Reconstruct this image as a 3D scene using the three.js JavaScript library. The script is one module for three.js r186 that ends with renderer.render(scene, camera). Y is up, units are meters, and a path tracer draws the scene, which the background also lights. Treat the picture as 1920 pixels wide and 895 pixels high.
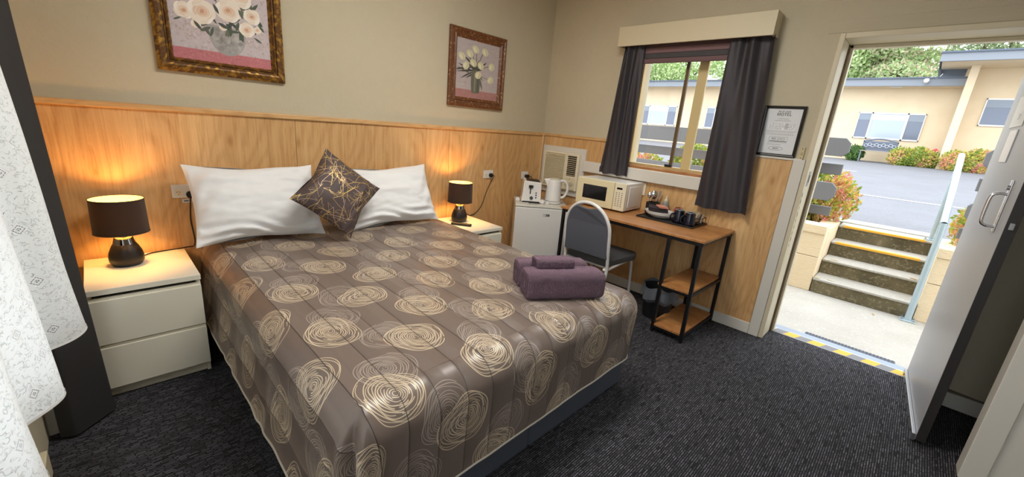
import * as THREE from 'three';
import { RoundedBoxGeometry } from 'three/addons/geometries/RoundedBoxGeometry.js';
import { mergeGeometries } from 'three/addons/utils/BufferGeometryUtils.js';
import { RectAreaLightUniformsLib } from 'three/addons/lights/RectAreaLightUniformsLib.js';

// ---------------------------------------------------------------- camera, sky, exposure
RectAreaLightUniformsLib.init();
const scene = new THREE.Scene();
const camera = new THREE.PerspectiveCamera(60.87, 1920 / 895, 0.05, 300);
camera.position.set(-3.3359, 1.3778, 2.8836);
camera.rotation.order = 'YXZ';
camera.rotation.set(-0.2728, -0.8043, 0.0863);
scene.add(camera);
const renderer = new THREE.WebGLRenderer({ antialias: true });
renderer.toneMapping = THREE.LinearToneMapping;
renderer.toneMappingExposure = 1.0;
renderer.shadowMap.enabled = true;

let seed = 7;
function rnd() { seed = (seed * 1664525 + 1013904223) >>> 0; return seed / 4294967296; }
const rr = (a, b) => a + (b - a) * rnd();
function hash(x, y, s) { let h = (x * 374761393 + y * 668265263 + s * 1274126177) | 0; h = Math.imul(h ^ (h >>> 13), 1274126177); h ^= h >>> 16; return (h >>> 0) / 4294967296; }
function pn(x, y, px, py, s = 0) {            // periodic value noise
  const xi = Math.floor(x), yi = Math.floor(y), fx = x - xi, fy = y - yi;
  const u = fx * fx * (3 - 2 * fx), v = fy * fy * (3 - 2 * fy), m = (a, p) => ((a % p) + p) % p;
  const a = hash(m(xi, px), m(yi, py), s), b = hash(m(xi + 1, px), m(yi, py), s), c = hash(m(xi, px), m(yi + 1, py), s), d = hash(m(xi + 1, px), m(yi + 1, py), s);
  return a + (b - a) * u + (c - a) * v + (a - b - c + d) * u * v;
}
function fbm(u, v, fx, fy, oct = 4, s = 0) { let t = 0, a = 0.5, n = 0; for (let i = 0; i < oct; i++) { t += a * pn(u * fx, v * fy, fx, fy, s + i); n += a; a *= 0.5; fx *= 2; fy *= 2; } return t / n; }

{ // bright overcast sky: one soft layer of cloud all round
  const w = 256, h = 128, d = new Float32Array(w * h * 4);
  for (let j = 0; j < h; j++) for (let i = 0; i < w; i++) {
    const el = Math.max(0, ((j + 0.5) / h - 0.5) * Math.PI), c = 0.92 + 0.16 * fbm(i / w, j / h, 8, 8, 4, 91);
    const k = (0.8 + 0.25 * Math.sin(el)) * c, o = (j * w + i) * 4;
    d[o] = 0.95 * k; d[o + 1] = 0.99 * k; d[o + 2] = 1.05 * k; d[o + 3] = 1;
  }
  const t = new THREE.DataTexture(d, w, h, THREE.RGBAFormat, THREE.FloatType);
  t.mapping = THREE.EquirectangularReflectionMapping; t.magFilter = t.minFilter = THREE.LinearFilter; t.needsUpdate = true;
  scene.background = t; scene.environment = t;
  scene.backgroundIntensity = scene.environmentIntensity = 4.1;
}
// unseen fill light added over the bed to brighten the room against the daylight
const addedFillGlow = new THREE.RectAreaLight('#fffaf4', 27, 1.2, 0.4); addedFillGlow.position.set(-1.95, 2.655, 1.6); addedFillGlow.rotation.x = -Math.PI / 2; addedFillGlow.name = 'added_fill_glow'; scene.add(addedFillGlow);

// ---------------------------------------------------------------- helpers
const taken = new Map();
function numbered(n) { const k = taken.get(n) ?? 0; taken.set(n, k + 1); return k ? n + '_' + String(k).padStart(3, '0') : n; }
function clean(g) { g = g.index ? g.toNonIndexed() : g; for (const k of Object.keys(g.attributes)) if (!['position', 'normal', 'uv'].includes(k)) g.deleteAttribute(k); if (!g.attributes.uv) g.setAttribute('uv', new THREE.BufferAttribute(new Float32Array(g.attributes.position.count * 2), 2)); g.morphAttributes = {}; return g; }
function join(list) { return list.length === 1 ? list[0] : mergeGeometries(list.map(clean)); }
function tri(g, swap = false) {               // uv in metres from the dominant axis of each face
  g = clean(g); const p = g.attributes.position, n = p.count, uv = new Float32Array(n * 2), a = new THREE.Vector3(), b = new THREE.Vector3(), c = new THREE.Vector3(), e = new THREE.Vector3();
  for (let i = 0; i < n; i += 3) {
    a.fromBufferAttribute(p, i); b.fromBufferAttribute(p, i + 1); c.fromBufferAttribute(p, i + 2);
    b.sub(a); c.sub(a); e.crossVectors(b, c); const x = Math.abs(e.x), y = Math.abs(e.y), z = Math.abs(e.z);
    for (let k = 0; k < 3; k++) {
      const X = p.getX(i + k), Y = p.getY(i + k), Z = p.getZ(i + k);
      let u, v; if (x >= y && x >= z) { u = Z; v = Y; } else if (y >= z) { u = X; v = Z; } else { u = X; v = Y; }
      if (swap) [u, v] = [v, u];
      uv[(i + k) * 2] = u; uv[(i + k) * 2 + 1] = v;
    }
  }
  g.setAttribute('uv', new THREE.BufferAttribute(uv, 2)); return g;
}
const box = (w, h, d, x = 0, y = 0, z = 0) => new THREE.BoxGeometry(w, h, d).translate(x, y, z);
const bb = (x0, x1, y0, y1, z0, z1) => box(x1 - x0, y1 - y0, z1 - z0, (x0 + x1) / 2, (y0 + y1) / 2, (z0 + z1) / 2);
const rb = (w, h, d, x = 0, y = 0, z = 0, r = 0.005, s = 2) => new RoundedBoxGeometry(w, h, d, s, Math.min(r, w / 2.01, h / 2.01, d / 2.01)).translate(x, y, z);
const rbb = (x0, x1, y0, y1, z0, z1, r = 0.004, s = 2) => rb(x1 - x0, y1 - y0, z1 - z0, (x0 + x1) / 2, (y0 + y1) / 2, (z0 + z1) / 2, r, s);
const cyl = (r0, r1, h, x = 0, y = 0, z = 0, n = 24, open = false) => new THREE.CylinderGeometry(r1, r0, h, n, 1, open).translate(x, y, z);
const V = (x, y, z) => new THREE.Vector3(x, y, z);
const tube = (pts, r, n = 32, k = 8, closed = false, tension = 0.5) => new THREE.TubeGeometry(new THREE.CatmullRomCurve3(pts.map((q) => V(...q)), closed, 'catmullrom', tension), n, r, k, closed);
const rod = (a, b, r, k = 10) => { const A = V(...a), B = V(...b), L = A.distanceTo(B), g = new THREE.CylinderGeometry(r, r, L, k); g.applyQuaternion(new THREE.Quaternion().setFromUnitVectors(V(0, 1, 0), B.clone().sub(A).normalize())); return g.translate((A.x + B.x) / 2, (A.y + B.y) / 2, (A.z + B.z) / 2); };
const lathe = (pts, n = 40) => new THREE.LatheGeometry(pts.map((q) => new THREE.Vector2(...q)), n);
function mesh(name, geo, mat, parent) {
  const m = new THREE.Mesh(Array.isArray(geo) ? join(geo) : geo, mat); m.name = name; m.castShadow = m.receiveShadow = true; (parent ?? scene).add(m); return m;
}
function tag(o, label, category, group) { o.userData.label = label; o.userData.category = category; if (group) o.userData.group = group; return o; }
function thing(name, label, category, pos = [0, 0, 0], turn = 0, group) { const o = new THREE.Group(); o.name = numbered(name); o.position.set(...pos); o.rotation.y = turn; scene.add(o); return tag(o, label, category, group); }
function struct(name, geo, mat, label, category) { const m = geo ? mesh(name, geo, mat) : new THREE.Group(); if (!geo) { m.name = name; scene.add(m); } m.userData.kind = 'structure'; return tag(m, label, category); }
function grid(nu, nv, f) {                    // f(i/nu, j/nv) -> [x, y, z, u, v]
  const p = [], uv = [], ix = [];
  for (let j = 0; j <= nv; j++) for (let i = 0; i <= nu; i++) { const q = f(i / nu, j / nv); p.push(q[0], q[1], q[2]); uv.push(q[3] ?? i / nu, q[4] ?? j / nv); }
  for (let j = 0; j < nv; j++) for (let i = 0; i < nu; i++) { const a = j * (nu + 1) + i, b = a + 1, c = a + nu + 1, d = c + 1; ix.push(a, b, d, a, d, c); }
  const g = new THREE.BufferGeometry(); g.setAttribute('position', new THREE.Float32BufferAttribute(p, 3)); g.setAttribute('uv', new THREE.Float32BufferAttribute(uv, 2)); g.setIndex(ix); g.computeVertexNormals(); return g;
}

// ---------------------------------------------------------------- textures
function tex(w, h, f, sizeU = 1, sizeV = 1, srgb = true) {
  const d = new Uint8Array(w * h * 4);
  for (let j = 0; j < h; j++) for (let i = 0; i < w; i++) { const c = f(i / w, j / h), o = (j * w + i) * 4; d[o] = c[0]; d[o + 1] = c[1]; d[o + 2] = c[2]; d[o + 3] = 255; }
  for (let k = 0; k < d.length; k++) d[k] = d[k];
  const t = new THREE.DataTexture(d, w, h); t.wrapS = t.wrapT = THREE.RepeatWrapping; t.magFilter = THREE.LinearFilter; t.minFilter = THREE.LinearMipmapLinearFilter; t.generateMipmaps = true;
  if (srgb) t.colorSpace = THREE.SRGBColorSpace; t.repeat.set(1 / sizeU, 1 / sizeV); t.needsUpdate = true; return t;
}
function canvasTex(w, h, draw, sizeU = 1, sizeV = 1, srgb = true) {
  const c = document.createElement('canvas'); c.width = w; c.height = h; draw(c.getContext('2d'), w, h);
  const t = new THREE.CanvasTexture(c); t.wrapS = t.wrapT = THREE.RepeatWrapping; t.repeat.set(1 / sizeU, 1 / sizeV); if (srgb) t.colorSpace = THREE.SRGBColorSpace; return t;
}
const cl = (v) => Math.max(0, Math.min(255, v));
const mixc = (a, b, t) => [cl(a[0] + (b[0] - a[0]) * t), cl(a[1] + (b[1] - a[1]) * t), cl(a[2] + (b[2] - a[2]) * t)];

function woodTexture(c1, c2, sizeU, sizeV, strips, s, knots) {
  const edges = [0]; { let x = 0; for (let i = 0; i < strips; i++) { x += 0.5 + hash(i, 3, s); edges.push(x); } for (let i = 0; i < edges.length; i++) edges[i] /= x; }
  return tex(1024, 1024, (u, v) => {
    let k = 0; while (k < strips - 1 && u > edges[k + 1]) k++;
    const tone = hash(k, 9, s) - 0.5, off = hash(k, 5, s) * 7;
    let du = 0, dark = 0;
    for (const [ku, kv, r] of knots) { const x = (u - ku) * sizeU, y = (v - kv) * sizeV * 0.45, d = Math.hypot(x, y); du += Math.sign(x) * r * Math.exp(-d / (r * 2.2)) * 0.55; dark += Math.exp(-((d / (r * 0.45)) ** 2)); }
    const uu = u - du / sizeU;
    const warp = fbm(uu, v, 4, 2, 3, s + 20), ring = 0.5 + 0.5 * Math.sin(6.283 * (uu * strips * 1.5 + off + 5.5 * warp + 1.6 * Math.cos(6.283 * (v + off))));
    const fine = fbm(uu, v, 128, 4, 3, s + 30), pore = fbm(uu, v, 256, 16, 2, s + 40), broad = fbm(u, v, 6, 2, 2, s + 50);
    let t = 0.42 + 0.2 * tone + 0.2 * (ring ** 2 - 0.4) + 0.5 * (fine - 0.5) + 0.3 * (broad - 0.5) + (pore > 0.66 ? 0.18 : 0) + 0.55 * Math.min(1, dark);
    return mixc(c1, c2, Math.max(0, Math.min(1.2, t)));
  }, sizeU, sizeV);
}
const T = {};
T.panel = woodTexture([230, 192, 138], [184, 137, 84], 1.2, 1.4, 9, 11, [[0.3, 0.82, 0.03], [0.62, 0.35, 0.025], [0.82, 0.7, 0.02], [0.12, 0.2, 0.02]]);
T.desk = woodTexture([208, 152, 94], [140, 88, 46], 0.5, 1.1, 5, 77, [[0.25, 0.4, 0.02], [0.7, 0.8, 0.018]]);
T.carpet = canvasTex(1024, 1024, (g, w, h) => {    // 1 m: short woven dashes running along u
  g.fillStyle = '#101013'; g.fillRect(0, 0, w, h);
  const rows = 112, rh = h / rows;
  for (let j = 0; j < rows; j++) {
    let x = -rnd() * 30;
    while (x < w) {
      const L = rr(16, 42), k = rnd(), b = k < 0.05 ? rr(20, 34) : rr(60, 122);
      g.fillStyle = `rgb(${b | 0},${(b * 0.99) | 0},${(b * 1.08) | 0})`; g.fillRect(x, j * rh + rr(0.3, 1.4), L, rh * rr(0.32, 0.46)); x += L + rr(3, 6);
    }
  }
}, 1, 1);
T.carpetBump = tex(256, 256, (u, v) => { const k = 255 * pn(u * 256, v * 256, 256, 256, 5); return [k, k, k]; }, 0.25, 0.25, false);
T.grain = tex(256, 256, (u, v) => { const k = 255 * fbm(u, v, 32, 32, 4, 3); return [k, k, k]; }, 0.35, 0.35, false);
T.fine = tex(256, 256, (u, v) => { const k = 255 * fbm(u, v, 128, 128, 2, 8); return [k, k, k]; }, 0.1, 0.1, false);
T.paint = tex(512, 512, (u, v) => { const a = fbm(u, v, 4, 4, 4, 61), b = fbm(u, v, 64, 64, 2, 62); return mixc([201, 192, 168], [192, 182, 156], a * 0.7 + b * 0.3); }, 2, 2);
T.render = tex(512, 512, (u, v) => { const a = fbm(u, v, 6, 6, 5, 71); return mixc([230, 213, 182], [217, 197, 164], a); }, 3, 3);
T.concrete = tex(512, 512, (u, v) => { const a = fbm(u, v, 5, 5, 6, 81), b = fbm(u, v, 90, 90, 2, 82), sp = b > 0.74 ? 18 : 0; const c = mixc([184, 181, 172], [157, 154, 146], a * 0.75 + b * 0.25); return [cl(c[0] + sp), cl(c[1] + sp), cl(c[2] + sp)]; }, 1.4, 1.4);
T.oldConcrete = tex(512, 512, (u, v) => { const a = fbm(u, v, 6, 6, 6, 84), b = fbm(u, v, 50, 50, 3, 85), c = mixc([126, 115, 88], [74, 68, 50], a); return b > 0.66 ? mixc(c, [150, 142, 118], 0.5) : c; }, 0.9, 0.9);
T.asphalt = tex(512, 512, (u, v) => { const a = fbm(u, v, 6, 6, 5, 88), b = fbm(u, v, 128, 128, 2, 89); return mixc([126, 128, 133], [104, 106, 111], a * 0.5 + b * 0.6); }, 3, 3);
T.gilt = tex(512, 512, (u, v) => { const a = fbm(u, v, 10, 10, 5, 101), b = fbm(u, v, 40, 16, 3, 102); const t = Math.max(0, Math.min(1, (a - 0.42) * 4 + (b - 0.5) * 1.2)); return mixc([92, 60, 22], [176, 134, 58], t); }, 0.22, 0.22);
T.giltR = tex(512, 512, (u, v) => { const a = fbm(u, v, 10, 10, 5, 101); const t = Math.max(0, Math.min(1, (a - 0.42) * 4)); return [0, 120 - 30 * t, 70 + 90 * t]; }, 0.22, 0.22, false);
T.brownFrame = tex(512, 512, (u, v) => { const a = fbm(u, v, 12, 12, 5, 111), b = fbm(u, v, 48, 12, 3, 112); return a > 0.7 ? mixc([196, 168, 124], [150, 104, 62], b) : mixc([84, 48, 24], [128, 80, 42], b); }, 0.2, 0.2);
T.towel = tex(256, 256, (u, v) => { const k = 255 * (0.5 * pn(u * 100, v * 100, 100, 100, 120) + 0.5 * pn(u * 40, v * 40, 40, 40, 121)); return [k, k, k]; }, 0.16, 0.16, false);
T.satin = tex(512, 512, (u, v) => { const k = 255 * fbm(u, v, 7, 7, 4, 130); return [k, k, k]; }, 0.5, 0.5, false);

// bedspread: pairs of scribbled rings, one pale gold, one grey, 0.38 m by 0.425 m repeat, two repeats each way
const BW = 0.76, BH = 0.85;
function ringMotif(g, w, h, cx, cy, R, col, lw, s) {
  g.strokeStyle = col; g.lineWidth = lw;
  const sx = w / BW, sy = h / BH;
  for (const ox of [-BW, 0, BW]) for (const oy of [-BH, 0, BH]) {
    if (cx + ox < -0.15 || cx + ox > BW + 0.15 || cy + oy < -0.15 || cy + oy > BH + 0.15) continue;
    for (let r = 0.008, k = 0; r < R; r += 0.0068, k++) {
      g.beginPath(); const dx = 0.01 * Math.sin(s * 3 + 1) * (1 - r / R), dy = 0.012 * Math.cos(s * 2) * (1 - r / R), a0 = (hash(k, s | 0, 7) * 64) | 0, n = 50 + ((hash(k, s | 0, 8) * 16) | 0); g.lineWidth = lw * (0.7 + 0.6 * hash(k, s | 0, 9));
      for (let a = a0; a <= a0 + n; a++) { const th = a / 64 * 6.2832, q = r * (1 + 0.1 * Math.sin(2 * th + s) + 0.05 * Math.sin(3 * th + s * 2 + k * 0.12) + 0.03 * Math.sin(5 * th + k * 1.7)); const x = (cx + ox + dx + Math.cos(th) * q * 0.98) * sx, y = (cy + oy + dy + Math.sin(th) * q * 1.08) * sy; a > a0 ? g.lineTo(x, y) : g.moveTo(x, y); }
      g.stroke();
    }
  }
}
function spread(bg, bright, dim, lwB, lwD, grooveShade) {
  return (g, w, h) => {
    g.fillStyle = bg; g.fillRect(0, 0, w, h); const k = w / 2048;
    for (let i = 0; i < 2; i++) for (let j = 0; j < 2; j++) {
      const vx = 0.04 + i * 0.38, vz = 0.25 + j * 0.425, hx = 0.26 + i * 0.38, hz = 0.455 + j * 0.425, s = i * 2 + j * 5;
      ringMotif(g, w, h, vx + 0.045, vz - 0.1, 0.09, dim, lwD * k, s + 1); ringMotif(g, w, h, vx, vz, 0.097, bright, lwB * k, s);
      ringMotif(g, w, h, hx - 0.075, hz - 0.07, 0.09, dim, lwD * k, s + 3); ringMotif(g, w, h, hx, hz, 0.097, bright, lwB * k, s + 2);
    }
    if (grooveShade) for (let i = 0; i < 7; i++) { g.fillStyle = grooveShade; g.fillRect(((i + 0.5) / 7) * w - 2.5 * k, 0, 5 * k, h); }  // shade of the quilting grooves, painted as thin dark lines
  };
}
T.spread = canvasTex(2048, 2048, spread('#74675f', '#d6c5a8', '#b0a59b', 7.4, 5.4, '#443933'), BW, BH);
T.spreadM = canvasTex(1024, 1024, spread('rgb(0,98,0)', 'rgb(0,104,30)', 'rgb(0,104,15)', 9, 6), BW, BH, false);
T.spreadB = canvasTex(1024, 1024, (g, w, h) => {
  for (let x = 0; x < w; x++) { const q = Math.abs((((x / w) * 7) % 1) - 0.5) * 2, v = 255 * Math.min(1, (q * 1.06) ** 0.42); g.fillStyle = `rgb(${v | 0},${v | 0},${v | 0})`; g.fillRect(x, 0, 1, h); }
}, BW, BH, false);

// cushion: web of thin gold lines on brown
function goldWeb(line, bg) {
  return (g, w, h) => {
    seed = 4242; g.fillStyle = bg; g.fillRect(0, 0, w, h); g.lineCap = 'round'; g.lineJoin = 'bevel'; const k = w / 1024;
    const seg = (x, y, a, L, lw) => { const X = x + Math.cos(a) * L, Y = y + Math.sin(a) * L; g.lineWidth = lw * k; g.beginPath(); g.moveTo(x, y); g.quadraticCurveTo((x + X) / 2 + rr(-7, 7) * k, (y + Y) / 2 + rr(-7, 7) * k, X, Y); g.stroke(); return [X, Y]; };
    for (let n = 0; n < 62; n++) {
      let x = rr(0, w), y = rr(0, h), a = rr(0, 6.28); g.strokeStyle = line[(rnd() * line.length) | 0]; const lw = rr(3.5, 7.5);
      for (let q = 0; q < 4; q++) {
        const b = rnd() < 0.8, side = rnd() < 0.5 ? -1 : 1, L = rr(55, 150) * k;
        if (b) { const p = seg(x, y, a + side * rr(0.4, 0.9), rr(40, 120) * k, lw * 0.7); if (rnd() < 0.5) seg(p[0], p[1], a + side * rr(1.0, 1.7), rr(30, 80) * k, lw * 0.6); }
        [x, y] = seg(x, y, a, L, lw); a += rr(-0.5, 0.5);
      }
    }
  };
}
T.cushion = canvasTex(1024, 1024, goldWeb(['#e8cc80', '#dcb964', '#c2a05c', '#cfb08e'], '#4d403f'));
T.cushionM = canvasTex(1024, 1024, goldWeb(['rgb(0,100,100)'], 'rgb(0,160,0)'), 1, 1, false);

// lace: woven scribble with diamond motifs and small holes
function laceDraw(bg, fg, hole, isAlpha) {
  return (g, w, h) => {
    seed = 99; g.fillStyle = bg; g.fillRect(0, 0, w, h);
    for (let k = 0; k < 3000; k++) { const x = rr(0, w), y = rr(0, h), r = rr(4, 13), a = rr(0, 6.28), dk = rnd(); g.strokeStyle = dk < 0.5 ? fg : hole; g.lineWidth = isAlpha ? (dk < 0.5 ? 2 : 1.6) : 3; if (isAlpha && dk >= 0.5 && k % 14) continue; for (const ox of [0, -w, w]) for (const oy of [0, -h, h]) { if (x + ox < -30 || x + ox > w + 30 || y + oy < -30 || y + oy > h + 30) continue; g.beginPath(); g.arc(x + ox, y + oy, r, a, a + rr(1.2, 3)); g.stroke(); } }
    for (let i = 0; i < 5; i++) for (let j = 0; j < 6; j++) {
      const x = ((i + 0.5 + (j % 2) * 0.5) / 5) % 1 * w, y = ((j + 0.5) / 6) * h;
      for (const [R, lw, c] of [[30, 5, fg], [22, 3, hole], [15, 4, fg], [6, 4, hole]]) { g.strokeStyle = c; g.lineWidth = lw; if (isAlpha && c === hole) g.setLineDash([4, 8]); else g.setLineDash([]); g.beginPath(); g.moveTo(x - R, y); g.lineTo(x, y - R * 1.25); g.lineTo(x + R, y); g.lineTo(x, y + R * 1.25); g.closePath(); g.stroke(); }
      g.setLineDash([]);
    }
  };
}
T.laceA = canvasTex(1024, 1024, laceDraw('#ffffff', '#ffffff', '#000000', true), 0.5, 0.5, false);
T.laceC = canvasTex(1024, 1024, laceDraw('#eff2f1', '#ffffff', '#d5dad9', false), 0.5, 0.5);
T.laceB = canvasTex(1024, 1024, laceDraw('#808080', '#e8e8e8', '#303030', false), 0.5, 0.5, false);

// ---------------------------------------------------------------- materials
const std = (o) => new THREE.MeshPhysicalMaterial(o);
const plain = (color, roughness = 0.6, extra = {}) => std({ color, roughness, ...extra });
const M = {
  wall: std({ map: T.paint, roughness: 0.85, bumpMap: T.grain, bumpScale: 0.0006 }),
  ceiling: plain('#e6e2d6', 0.9),
  panel: std({ map: T.panel, roughness: 0.42, bumpMap: T.fine, bumpScale: 0.0001 }),
  rail: std({ map: T.panel, roughness: 0.4 }),
  trim: plain('#d8d5cb', 0.45), cream: plain('#d3c8aa', 0.5), jamb: plain('#d6ccb0', 0.45),
  carpet: std({ map: T.carpet, roughness: 0.95, bumpMap: T.carpetBump, bumpScale: 0.002 }),
  white: plain('#e4e3de', 0.35), whiteGloss: plain('#ecebe7', 0.18), offWhite: plain('#e8dfc6', 0.4), malm: plain('#e8e4d2', 0.42),
  black: plain('#141414', 0.5), blackGloss: plain('#0c0d10', 0.12), blackMetal: plain('#17171a', 0.45, { metalness: 0.3 }),
  chrome: plain('#d4d4d6', 0.14, { metalness: 1 }), steel: plain('#a9abad', 0.35, { metalness: 0.9 }),
  deskWood: std({ map: T.desk, roughness: 0.33 }),
  drape: plain('#322e33', 0.55, { bumpMap: T.fine, bumpScale: 0.0002, sheen: 0.4, sheenColor: new THREE.Color('#4a4248'), sheenRoughness: 0.5 }),
  drapeDark: plain('#302f2f', 0.7, { bumpMap: T.fine, bumpScale: 0.0002 }),
  lace: std({ map: T.laceC, roughness: 0.9, alphaMap: T.laceA, alphaTest: 0.5, bumpMap: T.laceB, bumpScale: 0.003, transmission: 0.45, thickness: 0, side: THREE.DoubleSide }),
  glass: std({ color: '#ffffff', roughness: 0.02, transmission: 1, thickness: 0, ior: 1.45 }),
  gold: plain('#c9b07c', 0.4, { metalness: 0.15 }), bronze: plain('#6e5c44', 0.4, { metalness: 0.5 }),
  pillow: plain('#e9ebec', 0.85, { bumpMap: T.satin, bumpScale: 0.0012 }),
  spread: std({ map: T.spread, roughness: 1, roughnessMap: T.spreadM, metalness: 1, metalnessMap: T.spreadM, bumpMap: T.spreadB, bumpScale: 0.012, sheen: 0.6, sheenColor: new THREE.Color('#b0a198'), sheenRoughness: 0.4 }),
  hem: plain('#c9c3b6', 0.6), bedBase: plain('#4c535f', 0.5), mattress: plain('#dfdfdb', 0.8),
  cushion: std({ map: T.cushion, roughness: 1, roughnessMap: T.cushionM, metalness: 1, metalnessMap: T.cushionM }),
  towel: plain('#78606f', 1, { bumpMap: T.towel, bumpScale: 0.012, sheen: 0.6, sheenColor: new THREE.Color('#a58d9c'), sheenRoughness: 0.8 }),
  shade: std({ color: '#33261d', roughness: 0.95, transmission: 0.18, thickness: 0, bumpMap: T.fine, bumpScale: 0.0004 }),
  lining: std({ color: '#f2dfae', roughness: 0.9, transmission: 0.2, thickness: 0 }),
  ceramic: plain('#151314', 0.42), bulb: std({ color: '#fff2cc', emissive: new THREE.Color('#ffd27a'), emissiveIntensity: 3 }),
  vinyl: plain('#5a5d66', 0.5), seat: plain('#4b4d4f', 0.55), tubeWhite: plain('#dcdcda', 0.3),
  concrete: std({ map: T.concrete, roughness: 0.9, bumpMap: T.grain, bumpScale: 0.003 }), riser: std({ map: T.oldConcrete, roughness: 0.95, bumpMap: T.grain, bumpScale: 0.004 }),
  asphalt: std({ map: T.asphalt, roughness: 0.95 }), render: std({ map: T.render, roughness: 0.9 }), blocks: std({ map: T.render, roughness: 0.85, bumpMap: T.grain, bumpScale: 0.003 }),
  fascia: plain('#838a92', 0.5), fence: plain('#6b6c70', 0.6), yellow: plain('#e3a832', 0.7), galv: plain('#a9bcc6', 0.4, { metalness: 0.35 }),
  doorGrey: plain('#a2a3a6', 0.4), doorEdge: plain('#2a2726', 0.5), ground: plain('#8b8a80', 1),
};

// ---------------------------------------------------------------- room shell
const XL = -3.63, ZF = 4.6, HC = 2.72, WT = 0.24, DADO = 1.3227;
function wallCells(us, ys, holes, place) {
  const list = [];
  for (let i = 0; i + 1 < us.length; i++) for (let j = 0; j + 1 < ys.length; j++) {
    const u = (us[i] + us[i + 1]) / 2, y = (ys[j] + ys[j + 1]) / 2; if (holes.some((q) => u > q[0] && u < q[1] && y > q[2] && y < q[3])) continue;
    list.push(place(us[i], us[i + 1], ys[j], ys[j + 1]));
  }
  return tri(join(list));
}
struct('floor', tri(bb(XL - 0.2, 0.2, -0.12, 0, -0.2, ZF + 0.2)), M.carpet, 'charcoal carpet of short woven dashes covering the room floor', 'carpet');
struct('ceiling', tri(bb(XL - 0.2, 0.3, HC, HC + 0.2, -0.2, ZF + 0.2)), M.ceiling, 'plain white ceiling above the room, out of view', 'ceiling');
const wallBack = struct('wall_back', tri(bb(XL - 0.2, WT, 0, HC, -0.2, 0)), M.wall, 'cream wall with oak panelled lower half behind the bed', 'wall');
const DZ0 = 2.322, DZ1 = 3.195, DH = 2.083, WZ0 = 0.97, WZ1 = 1.8, WY0 = 1.11, WY1 = 2.1;
const wallRight = struct('wall_right', wallCells([0, WZ0, WZ1, DZ0, DZ1, ZF + 0.2], [0, WY0, DH, WY1, HC], [[WZ0, WZ1, WY0, WY1], [DZ0, DZ1, -1, DH]], (a, b, c, d) => bb(0, WT, c, d, a, b)), M.wall, 'cream wall with window and open entry door', 'wall');
const LW = [0.85, 3.6, 0.6, 2.3];
const wallLeft = struct('wall_left', wallCells([0, LW[0], LW[1], ZF + 0.2], [0, LW[2], LW[3], HC], [LW], (a, b, c, d) => bb(XL - 0.2, XL, c, d, a, b)), M.wall, 'cream wall with wide window behind the white lace', 'wall');
struct('wall_front', tri(bb(XL - 0.2, WT, 0, HC, ZF, ZF + 0.2)), M.wall, 'plain cream wall behind the camera', 'wall');
const wallEntry = struct('wall_entry', tri(bb(-0.74, -0.66, 0, HC, 3.35, ZF)), M.trim, 'white partition with raised edge trim right of the open door', 'wall');
mesh('edge_trim', rbb(-0.752, -0.648, 0, HC, 3.34, 3.42, 0.004), M.trim, wallEntry);

{ // oak panels and the rail above them
  const gap = 0.0015;
  for (let i = 0; i < 3; i++) { const x1 = -0.003 - i * 1.21, x0 = Math.max(XL, x1 - 1.21); mesh('panel', tri(bb(x0 + gap, x1 - gap, 0, DADO - 0.02, 0, 0.007).translate(i * 0.37, 0, 0)).translate(-i * 0.37, 0, 0), M.panel, wallBack); }
  mesh('dado_rail', tri(rbb(XL, -0.012, DADO - 0.03, DADO, 0, 0.022, 0.006), true), M.rail, wallBack);
  mesh('corner_bead', tri(rbb(-0.03, -0.008, 0, DADO, 0, 0.026, 0.006)), plain('#d9b583', 0.45), wallBack);
  for (const [z0, z1, top] of [[0.03, WZ0, DADO - 0.02], [WZ0, WZ1, 1.0], [WZ1, 2.25, DADO - 0.02]]) mesh('panel', tri(bb(-0.007, 0, 0, top, z0 + gap, z1 - gap).translate(0, 0, z0)).translate(0, 0, -z0), M.panel, wallRight);
  for (const [z0, z1] of [[0.026, WZ0 - 0.06]]) mesh('dado_rail', tri(rbb(-0.02, 0, DADO - 0.026, DADO, z0, z1, 0.006), true), M.rail, wallRight);
  mesh('dado_cap', rbb(-0.014, 0, DADO - 0.022, DADO - 0.006, 1.9, 2.3, 0.003), M.trim, wallRight);
  mesh('header_board', rbb(-0.003, 0, DH + 0.004, 2.16, 2.256, ZF, 0.003), M.wall, wallRight);
}
struct('baseboard_right', [rbb(-0.022, -0.007, 0, 0.085, 0.03, 2.252, 0.004)], M.trim, 'white skirting board under the oak panelling by the desk', 'skirting board');
{ const b = struct('baseboard_entry', [rbb(-0.018, 0, 0, 0.09, 3.2, ZF, 0.004)], M.trim, 'white skirting board behind the open grey door', 'skirting board');
  const pts = [[3.2, 0.1], [3.3, 0.108], [3.36, 0.104], [3.42, 0.1], [3.5, 0.1], [3.7, 0.1]]; const s = new THREE.Shape(); s.moveTo(3.2, 0.088); for (const q of pts) s.lineTo(...q); s.lineTo(3.7, 0.088); s.closePath();
  mesh('torn_edge', new THREE.ExtrudeGeometry(s, { depth: 0.004, bevelEnabled: false }).rotateY(-Math.PI / 2), plain('#6d6553', 0.9), b); }
struct('baseboard_left', [rbb(XL, XL + 0.02, 0, 0.1, 0.9, ZF, 0.004)], M.cream, 'cream skirting board along the wall under the lace', 'skirting board');
struct('trim_1', [rbb(XL, XL + 0.045, 0, 0.57, 0.575, 0.655, 0.004)], M.trim, 'white upright board between lace and charcoal drape', 'trim');
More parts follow.
